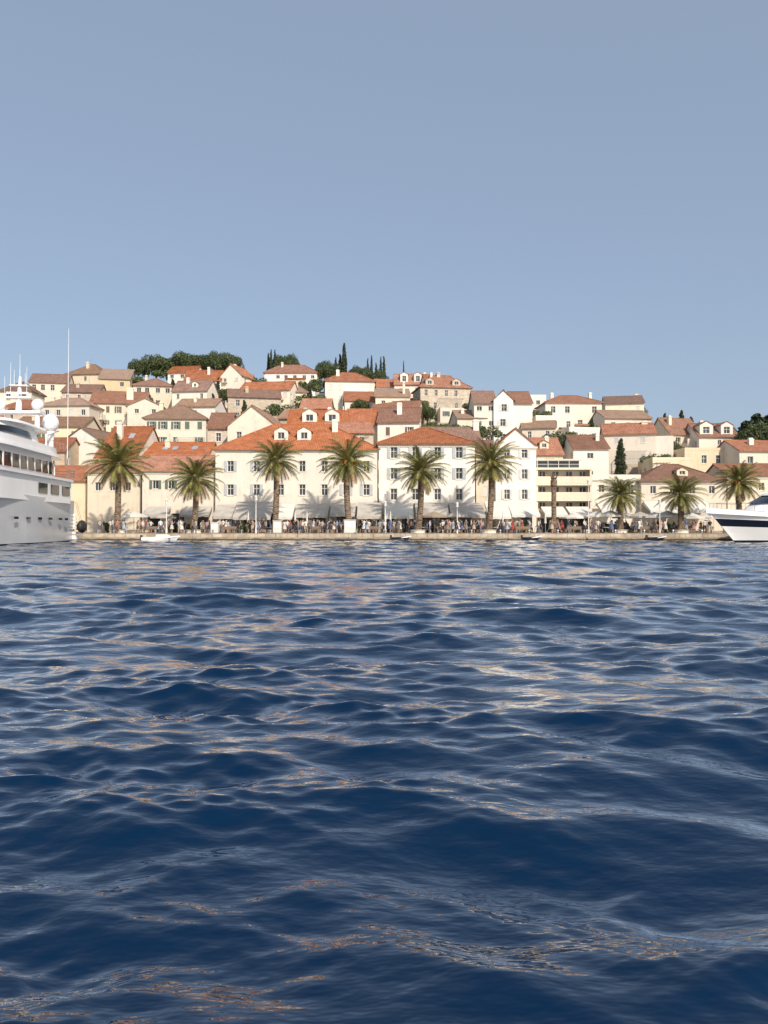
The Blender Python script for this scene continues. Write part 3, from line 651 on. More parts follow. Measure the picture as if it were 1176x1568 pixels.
# ---------------------------------------------------------------- people
def oinfo_mat(name,cols,mul,rough=.85):
    m,nt,b=newmat(name); L=nt.links.new; oi=node(nt,'ShaderNodeObjectInfo'); a=node(nt,'ShaderNodeMath',operation='MULTIPLY'); L(oi.outputs['Random'],a.inputs[0]); a.inputs[1].default_value=mul
    f=node(nt,'ShaderNodeMath',operation='FRACT'); L(a.outputs[0],f.inputs[0]); r=ramp(nt,[(i/len(cols),c) for i,c in enumerate(cols)],'CONSTANT'); L(f.outputs[0],r.inputs[0])
    tc=node(nt,'ShaderNodeTexCoord'); n=node(nt,'ShaderNodeTexNoise',Scale=9.0); L(tc.outputs['Object'],n.inputs['Vector']); v=node(nt,'ShaderNodeHueSaturation'); mr=node(nt,'ShaderNodeMapRange'); L(n.outputs['Fac'],mr.inputs['Value']); mr.inputs['To Min'].default_value=.75; mr.inputs['To Max'].default_value=1.2; L(mr.outputs[0],v.inputs['Value']); L(r.outputs[0],v.inputs['Color'])
    L(v.outputs[0],b.inputs['Base Color']); b.inputs['Roughness'].default_value=rough; return m
P_SH=oinfo_mat('shirt_cloth',[(.65,.64,.62),(.03,.03,.04),(.36,.05,.04),(.03,.03,.03),(.6,.6,.58),(.08,.13,.28),(.4,.33,.26),(.03,.035,.05),(.5,.48,.45),(.3,.4,.5),(.12,.12,.12),(.45,.25,.23),(.65,.63,.6),(.2,.17,.14)],1.0)
P_TR=oinfo_mat('trouser_cloth',[(.03,.035,.05),(.10,.13,.2),(.3,.26,.2),(.02,.02,.02),(.45,.43,.4),(.12,.09,.08)],7.3)
P_HR=oinfo_mat('hair',[(.02,.015,.01),(.06,.035,.02),(.25,.17,.08),(.03,.02,.015),(.35,.34,.33)],13.7)
P_SK=simple('skin',(.42,.25,.17),.6,.08); P_SO=simple('shoes',(.12,.11,.1),.7,.3); P_EYE=simple('eyes',(.02,.015,.01),.3,.1)
def person_mesh(pose,female=False,shorts=False):
    V=[];Rr=[];E=[];lab={}
    def v(p,r): V.append(p);Rr.append(r);return len(V)-1
    def e(a,b2,l): E.append((a,b2));lab[(a,b2)]=l
    P=pose; sh=.17 if female else .195
    sit=P.get('sit'); pz=.52 if sit else .95; dz=pz-.95; ln=P.get('lean',0)
    pel=v((0,0,pz),.135); wa=v((0,-.02*ln,1.08+dz),.115 if female else .13); ch=v((0,-.1*ln,1.29+dz),.135 if female else .15); nb=v((0,-.15*ln,1.43+dz),.075); nk=v((0,-.17*ln,1.50+dz),.052); hd=v((0,-.01-.2*ln,1.58+dz),.086); ht=v((0,.005-.2*ln,1.665+dz),.082)
    e(pel,wa,'shirt');e(wa,ch,'shirt');e(ch,nb,'shirt');e(nb,nk,'skin');e(nk,hd,'head');e(hd,ht,'head')
    ns=v((0,-.105-.2*ln,1.585+dz),.014); e(hd,ns,'face')
    for sd,k in ((-1,'L'),(1,'R')):
        s=v((sd*sh,-.12*ln,1.385+dz),.06); el,wr=P['arm'+k]; 
        e(ch,s,'shirt'); E_=v((sd*el[0],el[1],el[2]+dz),.043); e(s,E_,'shirt'); Wv=v((sd*wr[0],wr[1],wr[2]+dz),.028); e(E_,Wv,'skin')
        d=(Vector(V[Wv])-Vector(V[E_])).normalized(); sdv=d.cross(Vector((sd,0.2,0))).normalized()
        hp=Vector(V[Wv])+d*.075; hh=v(tuple(hp),.032); e(Wv,hh,'skin')
        for q,(off,lf) in enumerate(((-.027,.075),(-.009,.09),(.009,.085),(.027,.068))):
            f1=v(tuple(hp+d*.04+sdv*off),.009); f2=v(tuple(hp+d*lf+sdv*off+Vector((-sd*.015,0,0))),.008); e(hh,f1,'skin'); e(f1,f2,'skin')
        t1=v(tuple(hp+sdv*-.05+d*.01),.01); e(hh,t1,'skin')
        hj=v((sd*.09,0,pz-.05),.098); kn,an=P['leg'+k]; K=v((sd*kn[0],kn[1],kn[2]),.062); A=v((sd*an[0],an[1],an[2]),.042); Tt=v((sd*(an[0]+.02),an[1]-.17,max(.035,an[2]-.06)),.038); Hh=v((sd*an[0],an[1]+.05,max(.04,an[2]-.06)),.036)
        e(pel,hj,'trou');e(hj,K,'trou');e(K,A,'skin' if (shorts or female) else 'trou');e(A,Tt,'shoe');e(A,Hh,'shoe')
    me=bpy.data.meshes.new('sk'); me.from_pydata(V,E,[]); ob=bpy.data.objects.new('sk',me); scene.collection.objects.link(ob)
    md=ob.modifiers.new('s','SKIN'); md.use_smooth_shade=True
    if not me.skin_vertices: 
        bpy.context.view_layer.objects.active=ob
        bpy.ops.mesh.customdata_skin_add()
    for i,d in enumerate(me.skin_vertices[0].data): d.radius=(Rr[i],Rr[i]*(.72 if i in (pel,wa,ch) else 1)); d.use_root=(i==0)
    sb=ob.modifiers.new('b','SUBSURF'); sb.levels=1; sb.render_levels=1
    dg=bpy.context.evaluated_depsgraph_get(); dg.update(); out=bpy.data.meshes.new_from_object(ob.evaluated_get(dg)); out.name='person'
    bpy.data.objects.remove(ob)
    out.materials.clear()
    for m in (P_SH,P_TR,P_SK,P_HR,P_SO,P_EYE): out.materials.append(m)
    segs=[(Vector(V[a]),Vector(V[b2]),max(Rr[a],Rr[b2]),l) for (a,b2),l in lab.items()]; mi={'shirt':0,'trou':1,'skin':2,'face':2,'shoe':4}
    hz=V[hd]
    for p in out.polygons:
        c=p.center; best=None
        for a,b2,r,l in segs:
            t=max(0,min(1,(c-a).dot(b2-a)/max(1e-9,(b2-a).length_squared))); d=(c-(a+(b2-a)*t)).length-r*.6
            if best is None or d<best[0]: best=(d,l)
        l=best[1]
        if l=='head': p.material_index=3 if (c.z>hz[2]+.055 or c.y>hz[1]+.02) else 2
        else: p.material_index=mi[l]
        p.use_smooth=True
    mb=MB()
    for sd in (-1,1): mb.sphere((sd*.032,hz[1]-.083,hz[2]+.02),.012,5,6,4)
    mb.sphere((0,hz[1]-.083,hz[2]-.04),.014,2,6,4,.4)
    for sd in (-1,1): mb.sphere((sd*.088,hz[1]+.005,hz[2]+.01),.022,2,6,4)
    if female:
        mb.sphere((0,hz[1]+.07,hz[2]-.03),.075,3,8,6,1.5)
        if not sit: 
            n=14;ri=[(1.02,.15),(.9,.19),(.7,.23),(.52,.27)]; mb.tube([(0,0,a) for a,_ in ri],[b2 for _,b2 in ri],n,0,False)
    ex=mb.mesh('x',[],True,False)
    import bmesh
    bm=bmesh.new(); bm.from_mesh(out); bm.from_mesh(ex); bm.to_mesh(out); bm.free(); bpy.data.meshes.remove(ex)
    return out
dn=((.235,.02,1.12),(.25,-.05,.88)); st=((.10,-.015,.5),(.10,.02,.1)); st2=((.13,-.05,.5),(.15,.0,.1))
fw=((.22,.12,1.13),(.23,.06,.9)); bk=((.22,-.12,1.13),(.22,-.28,.98)); up=((.21,-.12,1.16),(.1,-.30,1.36)); hip=((.34,.06,1.17),(.17,-.05,1.0))
lf=((.1,-.22,.53),(.1,-.30,.13)); lb=((.1,.06,.5),(.1,.38,.2)); sl_=((.11,-.42,.52),(.12,-.46,.1)); sa=((.25,-.1,.0+1.14),(.16,-.32,1.08))
PM=[person_mesh(dict(armL=dn,armR=dn,legL=st,legR=st2)),
    person_mesh(dict(armL=fw,armR=bk,legL=lf,legR=lb,lean=.4),False,True),
    person_mesh(dict(armL=up,armR=dn,legL=st2,legR=st),True),
    person_mesh(dict(armL=hip,armR=up,legL=st,legR=st2),False,True),
    person_mesh(dict(armL=bk,armR=fw,legL=lb,legR=lf,lean=.3),True)]
SM=[person_mesh(dict(armL=sa,armR=sa,legL=sl_,legR=sl_,sit=1,lean=.3)),person_mesh(dict(armL=up,armR=sa,legL=sl_,legR=sl_,sit=1),True)]
# furniture
M_WICK=simple('wicker',(.2,.15,.1),.85,.3,20)
def chair_mesh():
    mb=MB(); mb.box(-.22,.22,-.22,.22,.43,.47)
    for x in (-.2,.2):
        mb.tube([(x,-.2,0),(x,-.2,.43)],[.018,.018],5,1); mb.tube([(x,.2,0),(x,.2,.43),(x,.27,.9)],[.018]*3,5,1)
    for z in (.6,.72,.84): mb.box(-.21,.21,.22,.26,z,z+.07)
    return mb.mesh('chair',[M_WICK,M_METAL])
def table_mesh():
    mb=MB(); mb.tube([(0,0,.71),(0,0,.75)],[.42,.42],14); mb.tube([(0,0,.03),(0,0,.71)],[.03,.03],6,1); mb.tube([(0,0,0),(0,0,.03)],[.26,.24],10,1)
    mb.tube([(.1,.05,.75),(.1,.05,.9)],[.035,.04],6,2); return mb.mesh('table',[M_FRAME,M_METAL,M_GLASS])
def parasol_mesh(mt,closed=False):
    mb=MB(); mb.tube([(0,0,0),(0,0,2.75)],[.03,.03],6,1); mb.box(-.3,.3,-.3,.3,0,.08,1)
    if closed: mb.tube([(0,0,1.2),(0,0,1.7),(0,0,2.7)],[.17,.13,.04],8,0)
    else:
        n=8; r=1.75
        for i in range(n):
            a=2*math.pi*(i+.5)/n; b=2*math.pi*(i+1.5)/n; A=(math.cos(a)*r,math.sin(a)*r,2.2);B=(math.cos(b)*r,math.sin(b)*r,2.2)
            mb.poly([A,B,(0,0,2.85)]); mb.poly([(A[0],A[1],2.0),(B[0],B[1],2.0),B,A]); mb.tube([(A[0],A[1],2.18),(0,0,2.55)],[.015,.015],4,1,False)
    return mb.mesh('parasol',[mt,M_METAL],False,False)
CH=chair_mesh(); TB=table_mesh(); UMB=[parasol_mesh(M_AWN2),parasol_mesh(M_AWN3),parasol_mesh(M_AWN)]; UMC=parasol_mesh(M_AWN2,True)
random.seed(42)
def clear(x,y):
    for p in (180,297,421,536,640,748,848,950,1042,1136):
        if abs(x-survey(p,700,97.5)[0])<1.0 and abs(y-97.5)<1.3: return False
    return True
cnt=0; placed=[]
def putp(x,y,me,rz,z=QZ,s=None):
    s=s or U(.93,1.06); link('person',me,(x,y,z),rz,None,(s,s,s)); placed.append((x,y))
tries=0
while cnt<270 and tries<5000:
    tries+=1
    px=random.choice([U(150,350),U(350,820),U(350,1120),U(440,1110)]); D=U(94.1,102.5); x=survey(px,800,D)[0]
    if not clear(x,D) or any((x-a)**2+(D-b)**2<.3 for a,b in placed): continue
    f=random.choice([0,math.pi,math.pi/2,-math.pi/2,math.pi/2,-math.pi/2])+U(-.5,.5)
    putp(x,D,random.choice(PM),f); cnt+=1
    if R()<.4: putp(x+.6*math.cos(f),D+.6*math.sin(f),random.choice(PM),f+U(-.2,.2)); cnt+=1
for i in range(44):
    px=U(345,1100); D=U(99,104); x=survey(px,800,D)[0]
    link('cafe_table',TB,(x,D,QZ))
    for sg in (-1,1):
        link('cafe_chair',CH,(x+sg*.75,D,QZ),sg*-math.pi/2)
        if R()<.75: link('person',random.choice(SM),(x+sg*.72,D,QZ-.0),sg*-math.pi/2)
for (px,D,k) in ((665,101,1),(912,101,0),(935,100,0),(958,101,0),(980,100,2),(1002,101,0),(1022,100.5,0),(1060,101,0),(700,102,2),(880,102,0),(250,101,2),(1085,101,0),(205,101,0)):
    link('parasol',UMB[k],(survey(px,800,D)[0],D,QZ),U(0,.4),None,(1,1,U(.92,1.05)))
for px in (452,590,598,625,770,835,470,380): link('folded_parasol',UMC,(survey(px,800,100)[0],100,QZ),0,None,(1,1,1.05))
def lamp(px,ty,D,name='street_lamp'):
    x,z=survey(px,ty,D); H=z-QZ; mb=MB(); mb.tube([(0,0,0),(0,0,.5),(0,0,.55),(0,0,H-.5)],[.13,.12,.07,.045],8,0); mb.tube([(0,0,H-1),(.0,-.35,H-.6)],[.03,.03],5)
    mb.tube([(0,0,H-.5),(0,0,H-.42)],[.2,.2],8); mb.tube([(0,0,H-.42),(0,0,H-.08)],[.13,.19],8,1); mb.tube([(0,0,H-.08),(0,0,H+.1)],[.23,.04],8)
    link(name,mb.mesh('lamp',[M_FRAME,M_AWN2]),(x,D,QZ))
for p,y in ((901,735),(392,760),(590,768),(700,770),(1010,765),(255,765)): lamp(p,y,96)
def kiosk(px,D,w,h):
    x=survey(px,800,D)[0]; mb=MB(); mb.box(-w/2,w/2,-.3,.3,0,h); mb.box(-w/2-.06,w/2+.06,-.36,.36,h,h+.08); mb.box(-w/2+.12,w/2-.12,-.33,-.302,h*.45,h-.15,1); mb.box(-w/2-.04,w/2+.04,-.34,.34,0,.1,2)
    link('ticket_kiosk',mb.mesh('kiosk',[M_AWN2,M_FRAME,M_METAL]),(x,D,QZ))
kiosk(536,94.2,1.4,1.6); kiosk(425,94.5,1.0,1.5); kiosk(329,95,.9,1.3)
for i in range(22):
    px=150+i*44; x=survey(px,800,93.5)[0]; mb=MB(); mb.tube([(0,0,0),(0,0,.28),(0,0,.32),(0,0,.42)],[.12,.09,.16,.13],10); link('bollard',mb.mesh('bollard',[M_METAL]),(x,93.45,QZ+.02))
for px in (230,350,478,570,680,800,880,990,1080):
    mb=MB(); mb.box(-.9,.9,-.22,.22,.42,.48); mb.box(-.9,.9,.2,.25,.55,.85); 
    for s in (-.75,.75): mb.box(s-.04,s+.04,-.2,.2,0,.42,1); mb.box(s-.03,s+.03,.2,.24,.42,.55,1)
    link('park_bench',mb.mesh('bench',[M_WICK,M_METAL]),(survey(px,800,95.5)[0],95.5,QZ),math.pi*(R()<.5))
for i in range(34):
    px=U(140,1120); D=U(101.5,104.5); link('potted_shrub',BS[i%2],(survey(px,800,D)[0],D,QZ+.1),U(0,6),None,(.45,.45,.75))
# ---------------------------------------------------------------- boats
def gloss(name,c,rough=.15):
    m,nt,b=newmat(name); tc=node(nt,'ShaderNodeTexCoord'); n=node(nt,'ShaderNodeTexNoise',Scale=.4,Detail=3.0); nt.links.new(tc.outputs['Object'],n.inputs['Vector']); r=ramp(nt,[(.3,tuple(x*.93 for x in c)),(.7,c)]); nt.links.new(n.outputs['Fac'],r.inputs[0]); nt.links.new(r.outputs[0],b.inputs['Base Color']); b.inputs['Roughness'].default_value=rough; return m
Y_W=gloss('white_gelcoat',(.78,.79,.80),.25); Y_G=gloss('pale_grey_hull',(.52,.54,.56),.2); Y_N=gloss('navy_paint_and_bow_shade',(.012,.016,.03),.12); Y_GL=gloss('tinted_yacht_glass',(.01,.012,.015),.05); Y_TK=simple('teak_deck',(.36,.24,.14),.7,.2,8); Y_CH=simple('chrome',(.6,.6,.6),.2,.05,metal=1); Y_BK=simple('black_rubber',(.015,.015,.015),.6,.1)
def hull(mb,Ln,B,sheer,rows,levels,mats,draft=.8,flare=.75,rake=2.2,tran=.85):
    """x=0 transom, x=Ln bow. levels: fractions 0..1 of topside height; mats per band"""
    n=rows; ring=[]; 
    for i in range(n+1):
        t=i/n; hb=B/2*(tran+(1-tran)*min(1,t*3)) if t<.33 else B/2*(1-((t-.33)/.67)**2.6)
        hb=max(hb,.03); zs=sheer(t); k=max(0,(t-.45)/.55); row=[]
        for f in [-.15]+levels:
            if f<0: z=-draft; w=hb*(.55*(1-k)); xx=t*(Ln-rake*1.1)
            else: z=f*zs; w=hb*((.93-.55*k*flare)+(.07+.55*k*flare)*f**1.0); xx=t*(Ln-rake*(1-f))
            row.append((xx,max(w,.03),z))
        ring.append(row)
    m=len(ring[0])
    for sg in (1,-1):
        for i in range(n):
            for j in range(m-1):
                q=[ring[i][j],ring[i+1][j],ring[i+1][j+1],ring[i][j+1]]; q=[(a,sg*b2,c) for a,b2,c in q]
                mb.poly(q if sg<0 else q[::-1],mats[j])
    for i in range(n):
        a,b2=ring[i][-1],ring[i+1][-1]; dz=.55 if Ln>15 else .15
        mb.poly([(a[0],-a[1]*.97,a[2]-dz),(b2[0],-b2[1]*.97,b2[2]-dz),(b2[0],b2[1]*.97,b2[2]-dz),(a[0],a[1]*.97,a[2]-dz)],5)
        for sg in (1,-1):
            mb.poly([(a[0],sg*a[1]*.97,a[2]-dz),(b2[0],sg*b2[1]*.97,b2[2]-dz),(b2[0],sg*b2[1]*.97,b2[2]),(a[0],sg*a[1]*.97,a[2])],0)
            mb.poly([(a[0],sg*a[1]*.97,a[2]),(b2[0],sg*b2[1]*.97,b2[2]),(b2[0],sg*b2[1],b2[2]),(a[0],sg*a[1],a[2])],0)
    r=ring[0]; mb.poly([(p[0],p[1],p[2]) for p in r]+[(p[0],-p[1],p[2]) for p in reversed(r)],mats[-1])
    return ring
def deckhouse(mb,x0,x1,B,z0,z1,m=0,rf=.5,rb=.15,tf=1.0,tb=.3,tw=.12,n=14,grow=0.0):
    """rounded-plan superstructure block; rf/rb rounding length fraction front/back"""
    def plan(a,b2,hw,z):
        L=b2-a; pts=[]
        for i in range(n+1):
            th=math.pi/2*i/n; pts.append((b2-L*rf+L*rf*math.sin(math.pi/2-th)**.9,hw*math.sin(th)**.6 if th>0 else 0,z))
        for i in range(n+1):
            th=math.pi/2*i/n; pts.append((a+L*rb-L*rb*math.sin(th),hw*(math.cos(th)**.5 if th<math.pi/2-1e-6 else 0),z))
        return pts+[(p[0],-p[1],p[2]) for p in reversed(pts[1:-1])]
    lo=plan(x0-grow,x1+grow,B/2+grow,z0); hi=plan(x0+tb-grow,x1-tf+grow,B/2-tw+grow,z1); k=len(lo); i0=len(mb.v); mb.v.extend(lo+hi)
    for i in range(k):
        j=(i+1)%k; mb.f.append((i0+i,i0+j,i0+k+j,i0+k+i)); mb.m.append(m)
    mb.f.append(tuple(i0+k+i for i in range(k))); mb.m.append(m); mb.f.append(tuple(i0+i for i in reversed(range(k)))); mb.m.append(m)
YM=[Y_W,Y_G,Y_N,Y_GL,Y_CH,Y_TK,Y_BK]
def big_yacht():
    ax=math.atan2(-1,.09); par=empty('motor_yacht',(-38.3,87.0,0),ax)
    mb=MB(); hull(mb,36,7.6,lambda t:4.6+1.3*max(0,t-.3)**1.5,40,[0,.04,.12,.5,.8,1.0],[2,2,1,1,1,1],flare=.6)  # topsides pale grey, superstructure above white
    link('hull',mb.mesh('hull',YM,False,False),parent=par)
    s=MB()
    deckhouse(s,1.8,30,7.5,4.2,6.7,0,.35,.05,.3,.1,.05)
    deckhouse(s,1.2,30.5,7.9,6.55,6.8,0,.35,.06,0,0,0)
    deckhouse(s,4.5,26,6.6,6.8,8.9,0,.35,.2,1.4,.3,.2)
    deckhouse(s,4.44,26.08,6.7,7.1,8.35,3,.35,.2,.9,.2,.12,grow=.02)
    deckhouse(s,2.6,26.6,7.6,8.9,9.2,0,.35,.25,.4,.2,.1)
    deckhouse(s,3.4,25.0,7.0,9.2,9.95,0,.35,.25,.3,.2,.1)
    deckhouse(s,6,18,4.6,9.7,11.6,0,.4,.3,1.6,.6,.5); deckhouse(s,9,18.05,4.66,10.5,11.1,3,.4,.3,.6,.2,.2,grow=.02)
    deckhouse(s,5,16.5,5.2,11.6,11.85,0,.4,.3,.2,.1,.1)
    for i in range(9):
        x=7+i*1.9
        for sg in (1,-1): s.box(x,x+.14,sg*3.32-.05,sg*3.32+.05,7.05,8.4,0)
    for k in range(7): s.box(-.0-1.6+.25*k,.1,1.6,3.4,.5+.4*k,.7+.4*k,0); s.box(-1.6+.25*k,.1,-3.4,-1.6,.5+.4*k,.7+.4*k,0)
    s.box(-1.8,.1,-3.5,3.5,.25,.5,0); s.box(-.05,-.01,-1.4,1.4,.9,3.2,3)
    for x in (2.6,5,7.5,10): 
        for sg in (1,-1): s.box(x,x+.18,sg*3.6-.06,sg*3.6+.06,4.6,6.6,0)
    for i,x in enumerate((3.5,7,10.5)): 
        for sg in (1,-1): s.box(x,x+2.4,sg*3.77-.03,sg*3.77+.03,5.0,6.0,3)
    for x in (4,6,9,12,15,18): 
        for sg in (1,-1): s.box(x,x+.8,sg*3.745-.05,sg*3.745+.05,2.4,2.62,3)
    for x in (1.5,2.6): 
        for sg in (1,-1): s.box(x,x+.35,sg*3.66-.06,sg*3.66+.06,1.2,1.45,4)
    for z in (7.25,7.55,7.85):
        for sg in (1,-1): s.tube([(1.5,sg*3.75,z),(4.6,sg*3.8,z)],[.025,.025],5,4)
        s.tube([(1.5,-3.75,z),(1.5,3.75,z)],[.025,.025],5,4)
    for x in (1.5,2.5,3.5,4.5):
        for sg in (1,-1): s.tube([(x,sg*3.77,6.8),(x,sg*3.77,7.85)],[.025,.025],5,4)
    for x in np.arange(3.6,9,1.0):
        for sg in (1,-1): s.tube([(x,sg*3.4,9.9),(x,sg*3.4,10.6)],[.02,.02],5,4)
    for sg in (1,-1): s.tube([(3.6,sg*3.4,10.6),(8.6,sg*3.4,10.6)],[.025,.025],5,4)
    s.sphere((5.5,-1.0,10.4),.9,0,14,8,.6); s.tube([(7.5,2.6,9.9),(7.5,2.6,11.2),(4.5,2.9,12.0)],[.18,.15,.08],8,0)
    for sg in (1,-1): s.tube([(9,sg*2.2,11.5),(8.3,sg*2.0,13.2),(8.0,sg*1.4,13.6)],[.28,.22,.18],8,0)
    s.box(7.2,8.8,-2.4,2.4,13.3,13.55,0)
    s.tube([(8,0,13.5),(7.6,0,17.2)],[.32,.12],8,0); s.box(7.2,8.3,-1.3,1.3,14.9,15.05,0); s.box(7.4,8.1,-.9,.9,16.2,16.3,0)
    s.sphere((8,1.9,14.25),.62,0,14,10); s.sphere((8,-1.9,14.25),.62,0,14,10); s.sphere((5.6,2.4,12.7),.85,0,16,10,1.15); s.tube([(5.6,2.4,9.7),(5.6,2.4,12)],[.3,.4],10,0)
    s.box(8.2,8.4,-1.1,1.1,15.3,15.5,0); s.tube([(8.3,0,15.05),(8.3,0,15.3)],[.12,.12],8,0)
    for (x,y,z0,z1) in ((8,.8,15,18.2),(8,-.8,15,18.6),(7.7,0,17,19.5),(7.6,.5,16.3,17.6),(7.6,-.6,16.3,17.9)): s.tube([(x,y,z0),(x,y,z1)],[.03,.015],5,0)
    s.tube([(2.5,3.2,9.2),(2.5,3.25,23.6)],[.05,.02],6,0)
    s.tube([(3.3,-3.2,9.2),(3.3,-3.2,18)],[.04,.02],6,0)
    for (x,y,r) in ((-.4,3.95,.55),(.5,4.05,.42)): s.sphere((x,y,1.7),r,6,12,8,1.35); s.tube([(x,y,2.2),(x+.3,y-.5,4.5)],[.02,.02],4,4)
    link('superstructure',s.mesh('superstructure',YM,False,False),parent=par)
big_yacht()
def right_yacht():
    ang=math.atan2(-.42,-.9); 
    bx,bz=survey(1081,783,80); Ln=24; d=Vector((math.cos(ang),math.sin(ang),0)); p0=Vector((bx,80,0))-d*Ln
    par=empty('motor_yacht',(p0.x,p0.y,0),ang)
    mb=MB(); hull(mb,Ln,6.2,lambda t:2.7+.95*t**1.5,44,[0,.07,.30,.48,.70,1.0],[2,2,0,0,2,0],flare=1.0,rake=4.2); link('hull',mb.mesh('hull',YM,True,False),parent=par)  # upper navy band colours in the shaded side of the bow flare
    s=MB(); deckhouse(s,3,Ln-4.5,4.6,2.4,4.3,0,.5,.1,3.0,.2,.5); deckhouse(s,3.4,Ln-7,4.3,4.2,5.1,3,.5,.1,2.2,.2,.3); deckhouse(s,3,Ln-9,4.4,5.1,5.35,0,.5,.1,.6,.2,.1)
    for i in range(7):
        x=Ln-1.0-i*1.0; w=6.2/2*(1-((x/Ln-.33)/.67)**2.6)*.93
        for sg in (1,-1): s.tube([(x,sg*w,3.3),(x,sg*w,4.15)],[.02,.02],5,4)
    for sg in (1,-1):
        s.tube([(Ln-1.0-i*1.0,sg*6.2/2*(1-(((Ln-1.0-i)/Ln-.33)/.67)**2.6)*.93,4.15) for i in range(7)],[.025]*7,5,4)
    s.tube([(10,0,5),(10,0,8.5)],[.12,.05],6,0); s.sphere((9,1,6),.5,0)
    link('superstructure',s.mesh('superstructure',YM,False,False),parent=par)
right_yacht()
def small_boat(px,D,Ln,mat_h,ang,name='rowing_boat',cover=False):
    x=survey(px,820,D)[0]; mb=MB(); hull(mb,Ln,Ln*.34,lambda t:.45+.18*t**2,18,[0,.1,.8,1.0],[2,mat_h,mat_h,0 if mat_h==0 else 6],draft=.2,flare=.6,rake=.5)
    for f in (.25,.5,.72): mb.box(Ln*f,Ln*f+.22,-Ln*.14,Ln*.14,.34,.39,5)
    if cover: deckhouse(mb,Ln*.35,Ln*.8,Ln*.26,.42,.75,0,.5,.1,.5,.1,.1)
    mb.box(-.25,-.02,-.12,.12,.2,.7,6)
    link(name,mb.mesh(name,YM,False,False),(x-Ln/2*math.cos(ang),D-Ln/2*math.sin(ang),0),ang)
small_boat(247,91.3,4.4,0,.05,'white_motorboat',True); small_boat(615,92,2.3,2,.1); small_boat(815,92,2.2,2,-.1); small_boat(1006,91.8,2.3,2,.1)
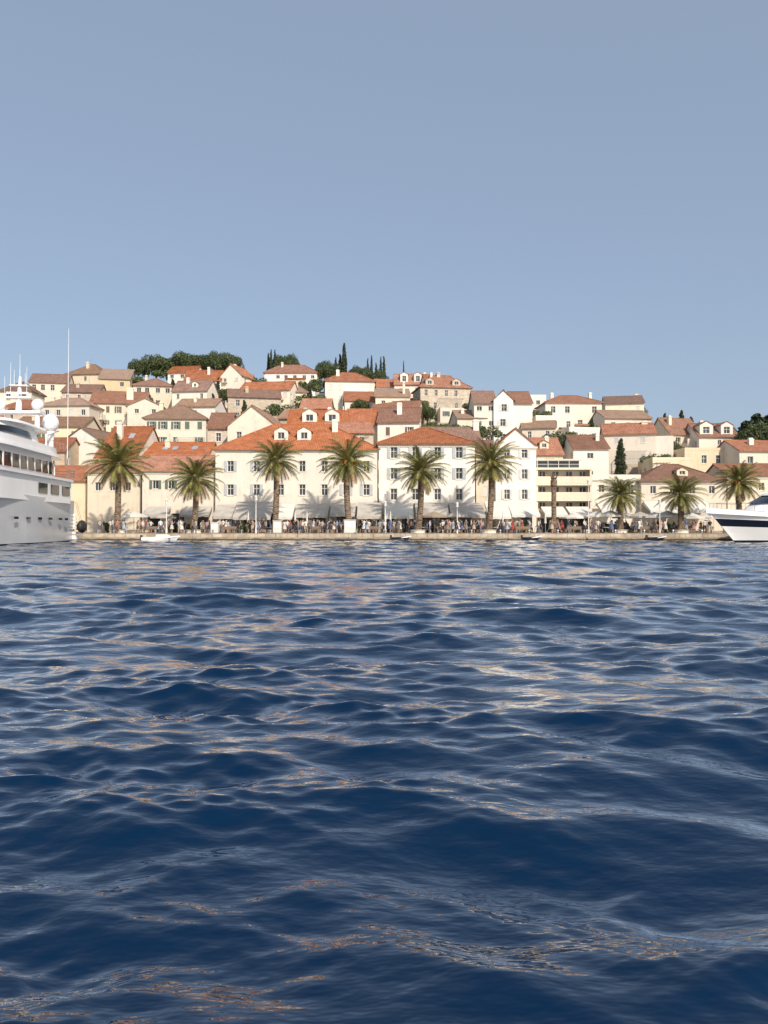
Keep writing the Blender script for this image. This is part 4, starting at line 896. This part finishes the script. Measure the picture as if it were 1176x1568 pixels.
# ---------------------------------------------------------------- water
def build_water():
    ys=[-3.0]
    while ys[-1]<94.5:
        d=max(1.5,ys[-1]); ys.append(ys[-1]+min(.17,max(.012,.0062*d)))
    ys=np.array(ys); nc=860; u=np.linspace(-1,1,nc); u=np.sign(u)*(0.75*np.abs(u)+.25*np.abs(u)**3)
    Y=np.repeat(ys[:,None],nc,1); wid=.70*np.maximum(Y,0)+3.6; X=u[None,:]*wid
    sp=np.maximum(np.gradient(ys)[:,None]*np.ones_like(X),wid*2/nc)
    Z=np.zeros_like(X); DX=np.zeros_like(X); DY=np.zeros_like(X)
    rng=np.random.RandomState(11)
    def lf(fx,fy,ph): return np.sin(X*fx+Y*fy+ph+1.2*np.sin(X*fy*.7-Y*fx*.6+ph*2))
    gust=np.clip(.55+.28*(lf(.31,.55,1)*lf(-.22,.4,2)+lf(.9,.7,.4)*lf(-.5,1.1,2.2)+.9*lf(1.9,2.3,.9)*lf(-1.1,1.7,.3)),0,1)
    lam=8.0; 
    while lam>.07:
        N=6
        sl=.026 if lam>3.5 else (.055 if lam>1.3 else (.088 if lam>.3 else .09))
        for k in range(N):
            l=lam*rng.uniform(.83,1.17); th=math.radians(rng.normal(84,22 if lam>1 else 28)); kk=2*math.pi/l; kx=kk*math.cos(th); ky=kk*math.sin(th); ph=rng.uniform(0,6.28)
            a=sl/kk*rng.uniform(.6,1.3)/math.sqrt(N)*1.45
            att=np.clip((l/sp-2.2)/2.5,0,1); g=(1 if lam>1.2 else (.7+.65*gust if lam>.45 else .2+1.7*gust**1.7))
            A=a*att*g; p=kx*X+ky*Y+ph
            Z+=A*np.cos(p); s=np.sin(p)*A*.8; DX-=s*math.cos(th); DY-=s*math.sin(th)
        lam/=1.36
    XX=X+DX; YY=np.minimum(Y+DY,94.8)
    nr=len(ys); co=np.stack([XX,YY,Z],-1).reshape(-1,3).astype(np.float32)
    idx=np.arange(nr*nc).reshape(nr,nc); q=np.stack([idx[:-1,:-1],idx[:-1,1:],idx[1:,1:],idx[1:,:-1]],-1).reshape(-1,4).astype(np.int32)
    me=bpy.data.meshes.new('sea_water'); me.vertices.add(len(co)); me.vertices.foreach_set('co',co.ravel()); me.loops.add(q.size); me.loops.foreach_set('vertex_index',q.ravel())
    me.polygons.add(len(q)); me.polygons.foreach_set('loop_start',np.arange(0,q.size,4,dtype=np.int32)); me.polygons.foreach_set('loop_total',np.full(len(q),4,dtype=np.int32)); me.polygons.foreach_set('use_smooth',np.ones(len(q),dtype=bool)); me.update(); me.validate()
    m,nt,b=newmat('sea_water'); L=nt.links.new; tc=node(nt,'ShaderNodeTexCoord'); nt.nodes.remove(b)
    df=node(nt,'ShaderNodeBsdfDiffuse'); df.inputs['Color'].default_value=(.0012,.0150,.047,1)
    gl=node(nt,'ShaderNodeBsdfAnisotropic'); gl.inputs['Color'].default_value=(1,1,1,1); gl.inputs['Roughness'].default_value=.03
    fz=node(nt,'ShaderNodeFresnel'); fz.inputs['IOR'].default_value=1.34
    mp=node(nt,'ShaderNodeMapping'); mp.inputs['Scale'].default_value=(.45,1,1); L(tc.outputs['Object'],mp.inputs['Vector'])
    n1=node(nt,'ShaderNodeTexNoise',Scale=6.0,Detail=3.0,Roughness=.5); L(mp.outputs[0],n1.inputs['Vector'])
    bp=node(nt,'ShaderNodeBump',Strength=.6,Distance=.035); L(n1.outputs['Fac'],bp.inputs['Height'])
    for n_ in (gl,fz): L(bp.outputs[0],n_.inputs['Normal'])
    ma=node(nt,'ShaderNodeMath',operation='MULTIPLY_ADD'); L(fz.outputs[0],ma.inputs[0]); ma.inputs[1].default_value=2.1; ma.inputs[2].default_value=-.038; ma.use_clamp=True
    mi=node(nt,'ShaderNodeMath',operation='MINIMUM'); L(ma.outputs[0],mi.inputs[0]); mi.inputs[1].default_value=.9
    ms=node(nt,'ShaderNodeMixShader'); L(mi.outputs[0],ms.inputs[0]); L(df.outputs[0],ms.inputs[1]); L(gl.outputs[0],ms.inputs[2]); L(ms.outputs[0],nt.nodes['Material Output'].inputs['Surface'])
    me.materials.append(m); link('sea_water',me)
    mb=MB(); S=9000; z=-.75
    xs=[-S,-600,-100,100,600,S]; yy=[-S,-600,-50,50,300,S]
    for i in range(5):
        for j in range(5): mb.poly([(xs[i],yy[j],z),(xs[i+1],yy[j],z),(xs[i+1],yy[j+1],z),(xs[i],yy[j+1],z)])
    link('open_sea',mb.mesh('open_sea',[m],False,False))
build_water()
# ---------------------------------------------------------------- light
SE=math.radians(37); AZ=math.radians(154)   # azimuth clockwise from +Y
sd=Vector((math.sin(AZ)*math.cos(SE),math.cos(AZ)*math.cos(SE),math.sin(SE)))
sun=bpy.data.lights.new('sun','SUN'); sun.energy=4.8; sun.angle=math.radians(.5); sun.color=(1,.875,.72)
so=bpy.data.objects.new('sun',sun); scene.collection.objects.link(so); so.rotation_euler=sd.to_track_quat('Z','Y').to_euler(); so.location=(30,-60,60)
w=bpy.data.worlds.new('World'); scene.world=w; w.use_nodes=True; nt=w.node_tree; bg=nt.nodes['Background']
sk=nt.nodes.new('ShaderNodeTexSky'); sk.sky_type='NISHITA'; sk.sun_disc=False; sk.sun_elevation=SE; sk.sun_rotation=AZ; sk.air_density=1.0; sk.dust_density=2.0; sk.ozone_density=1.5; sk.altitude=0
# summer haze: part of the clear-sky radiance replaced by an even pale veil
mx=nt.nodes.new('ShaderNodeMix'); mx.data_type='RGBA'; mx.inputs[0].default_value=.5; nt.links.new(sk.outputs[0],mx.inputs[6]); mx.inputs[7].default_value=(3.85,4.7,6.05,1)
nt.links.new(mx.outputs[2],bg.inputs[0]); bg.inputs[1].default_value=.117
scene.view_settings.view_transform='Standard'; scene.view_settings.look='None'; scene.view_settings.exposure=0
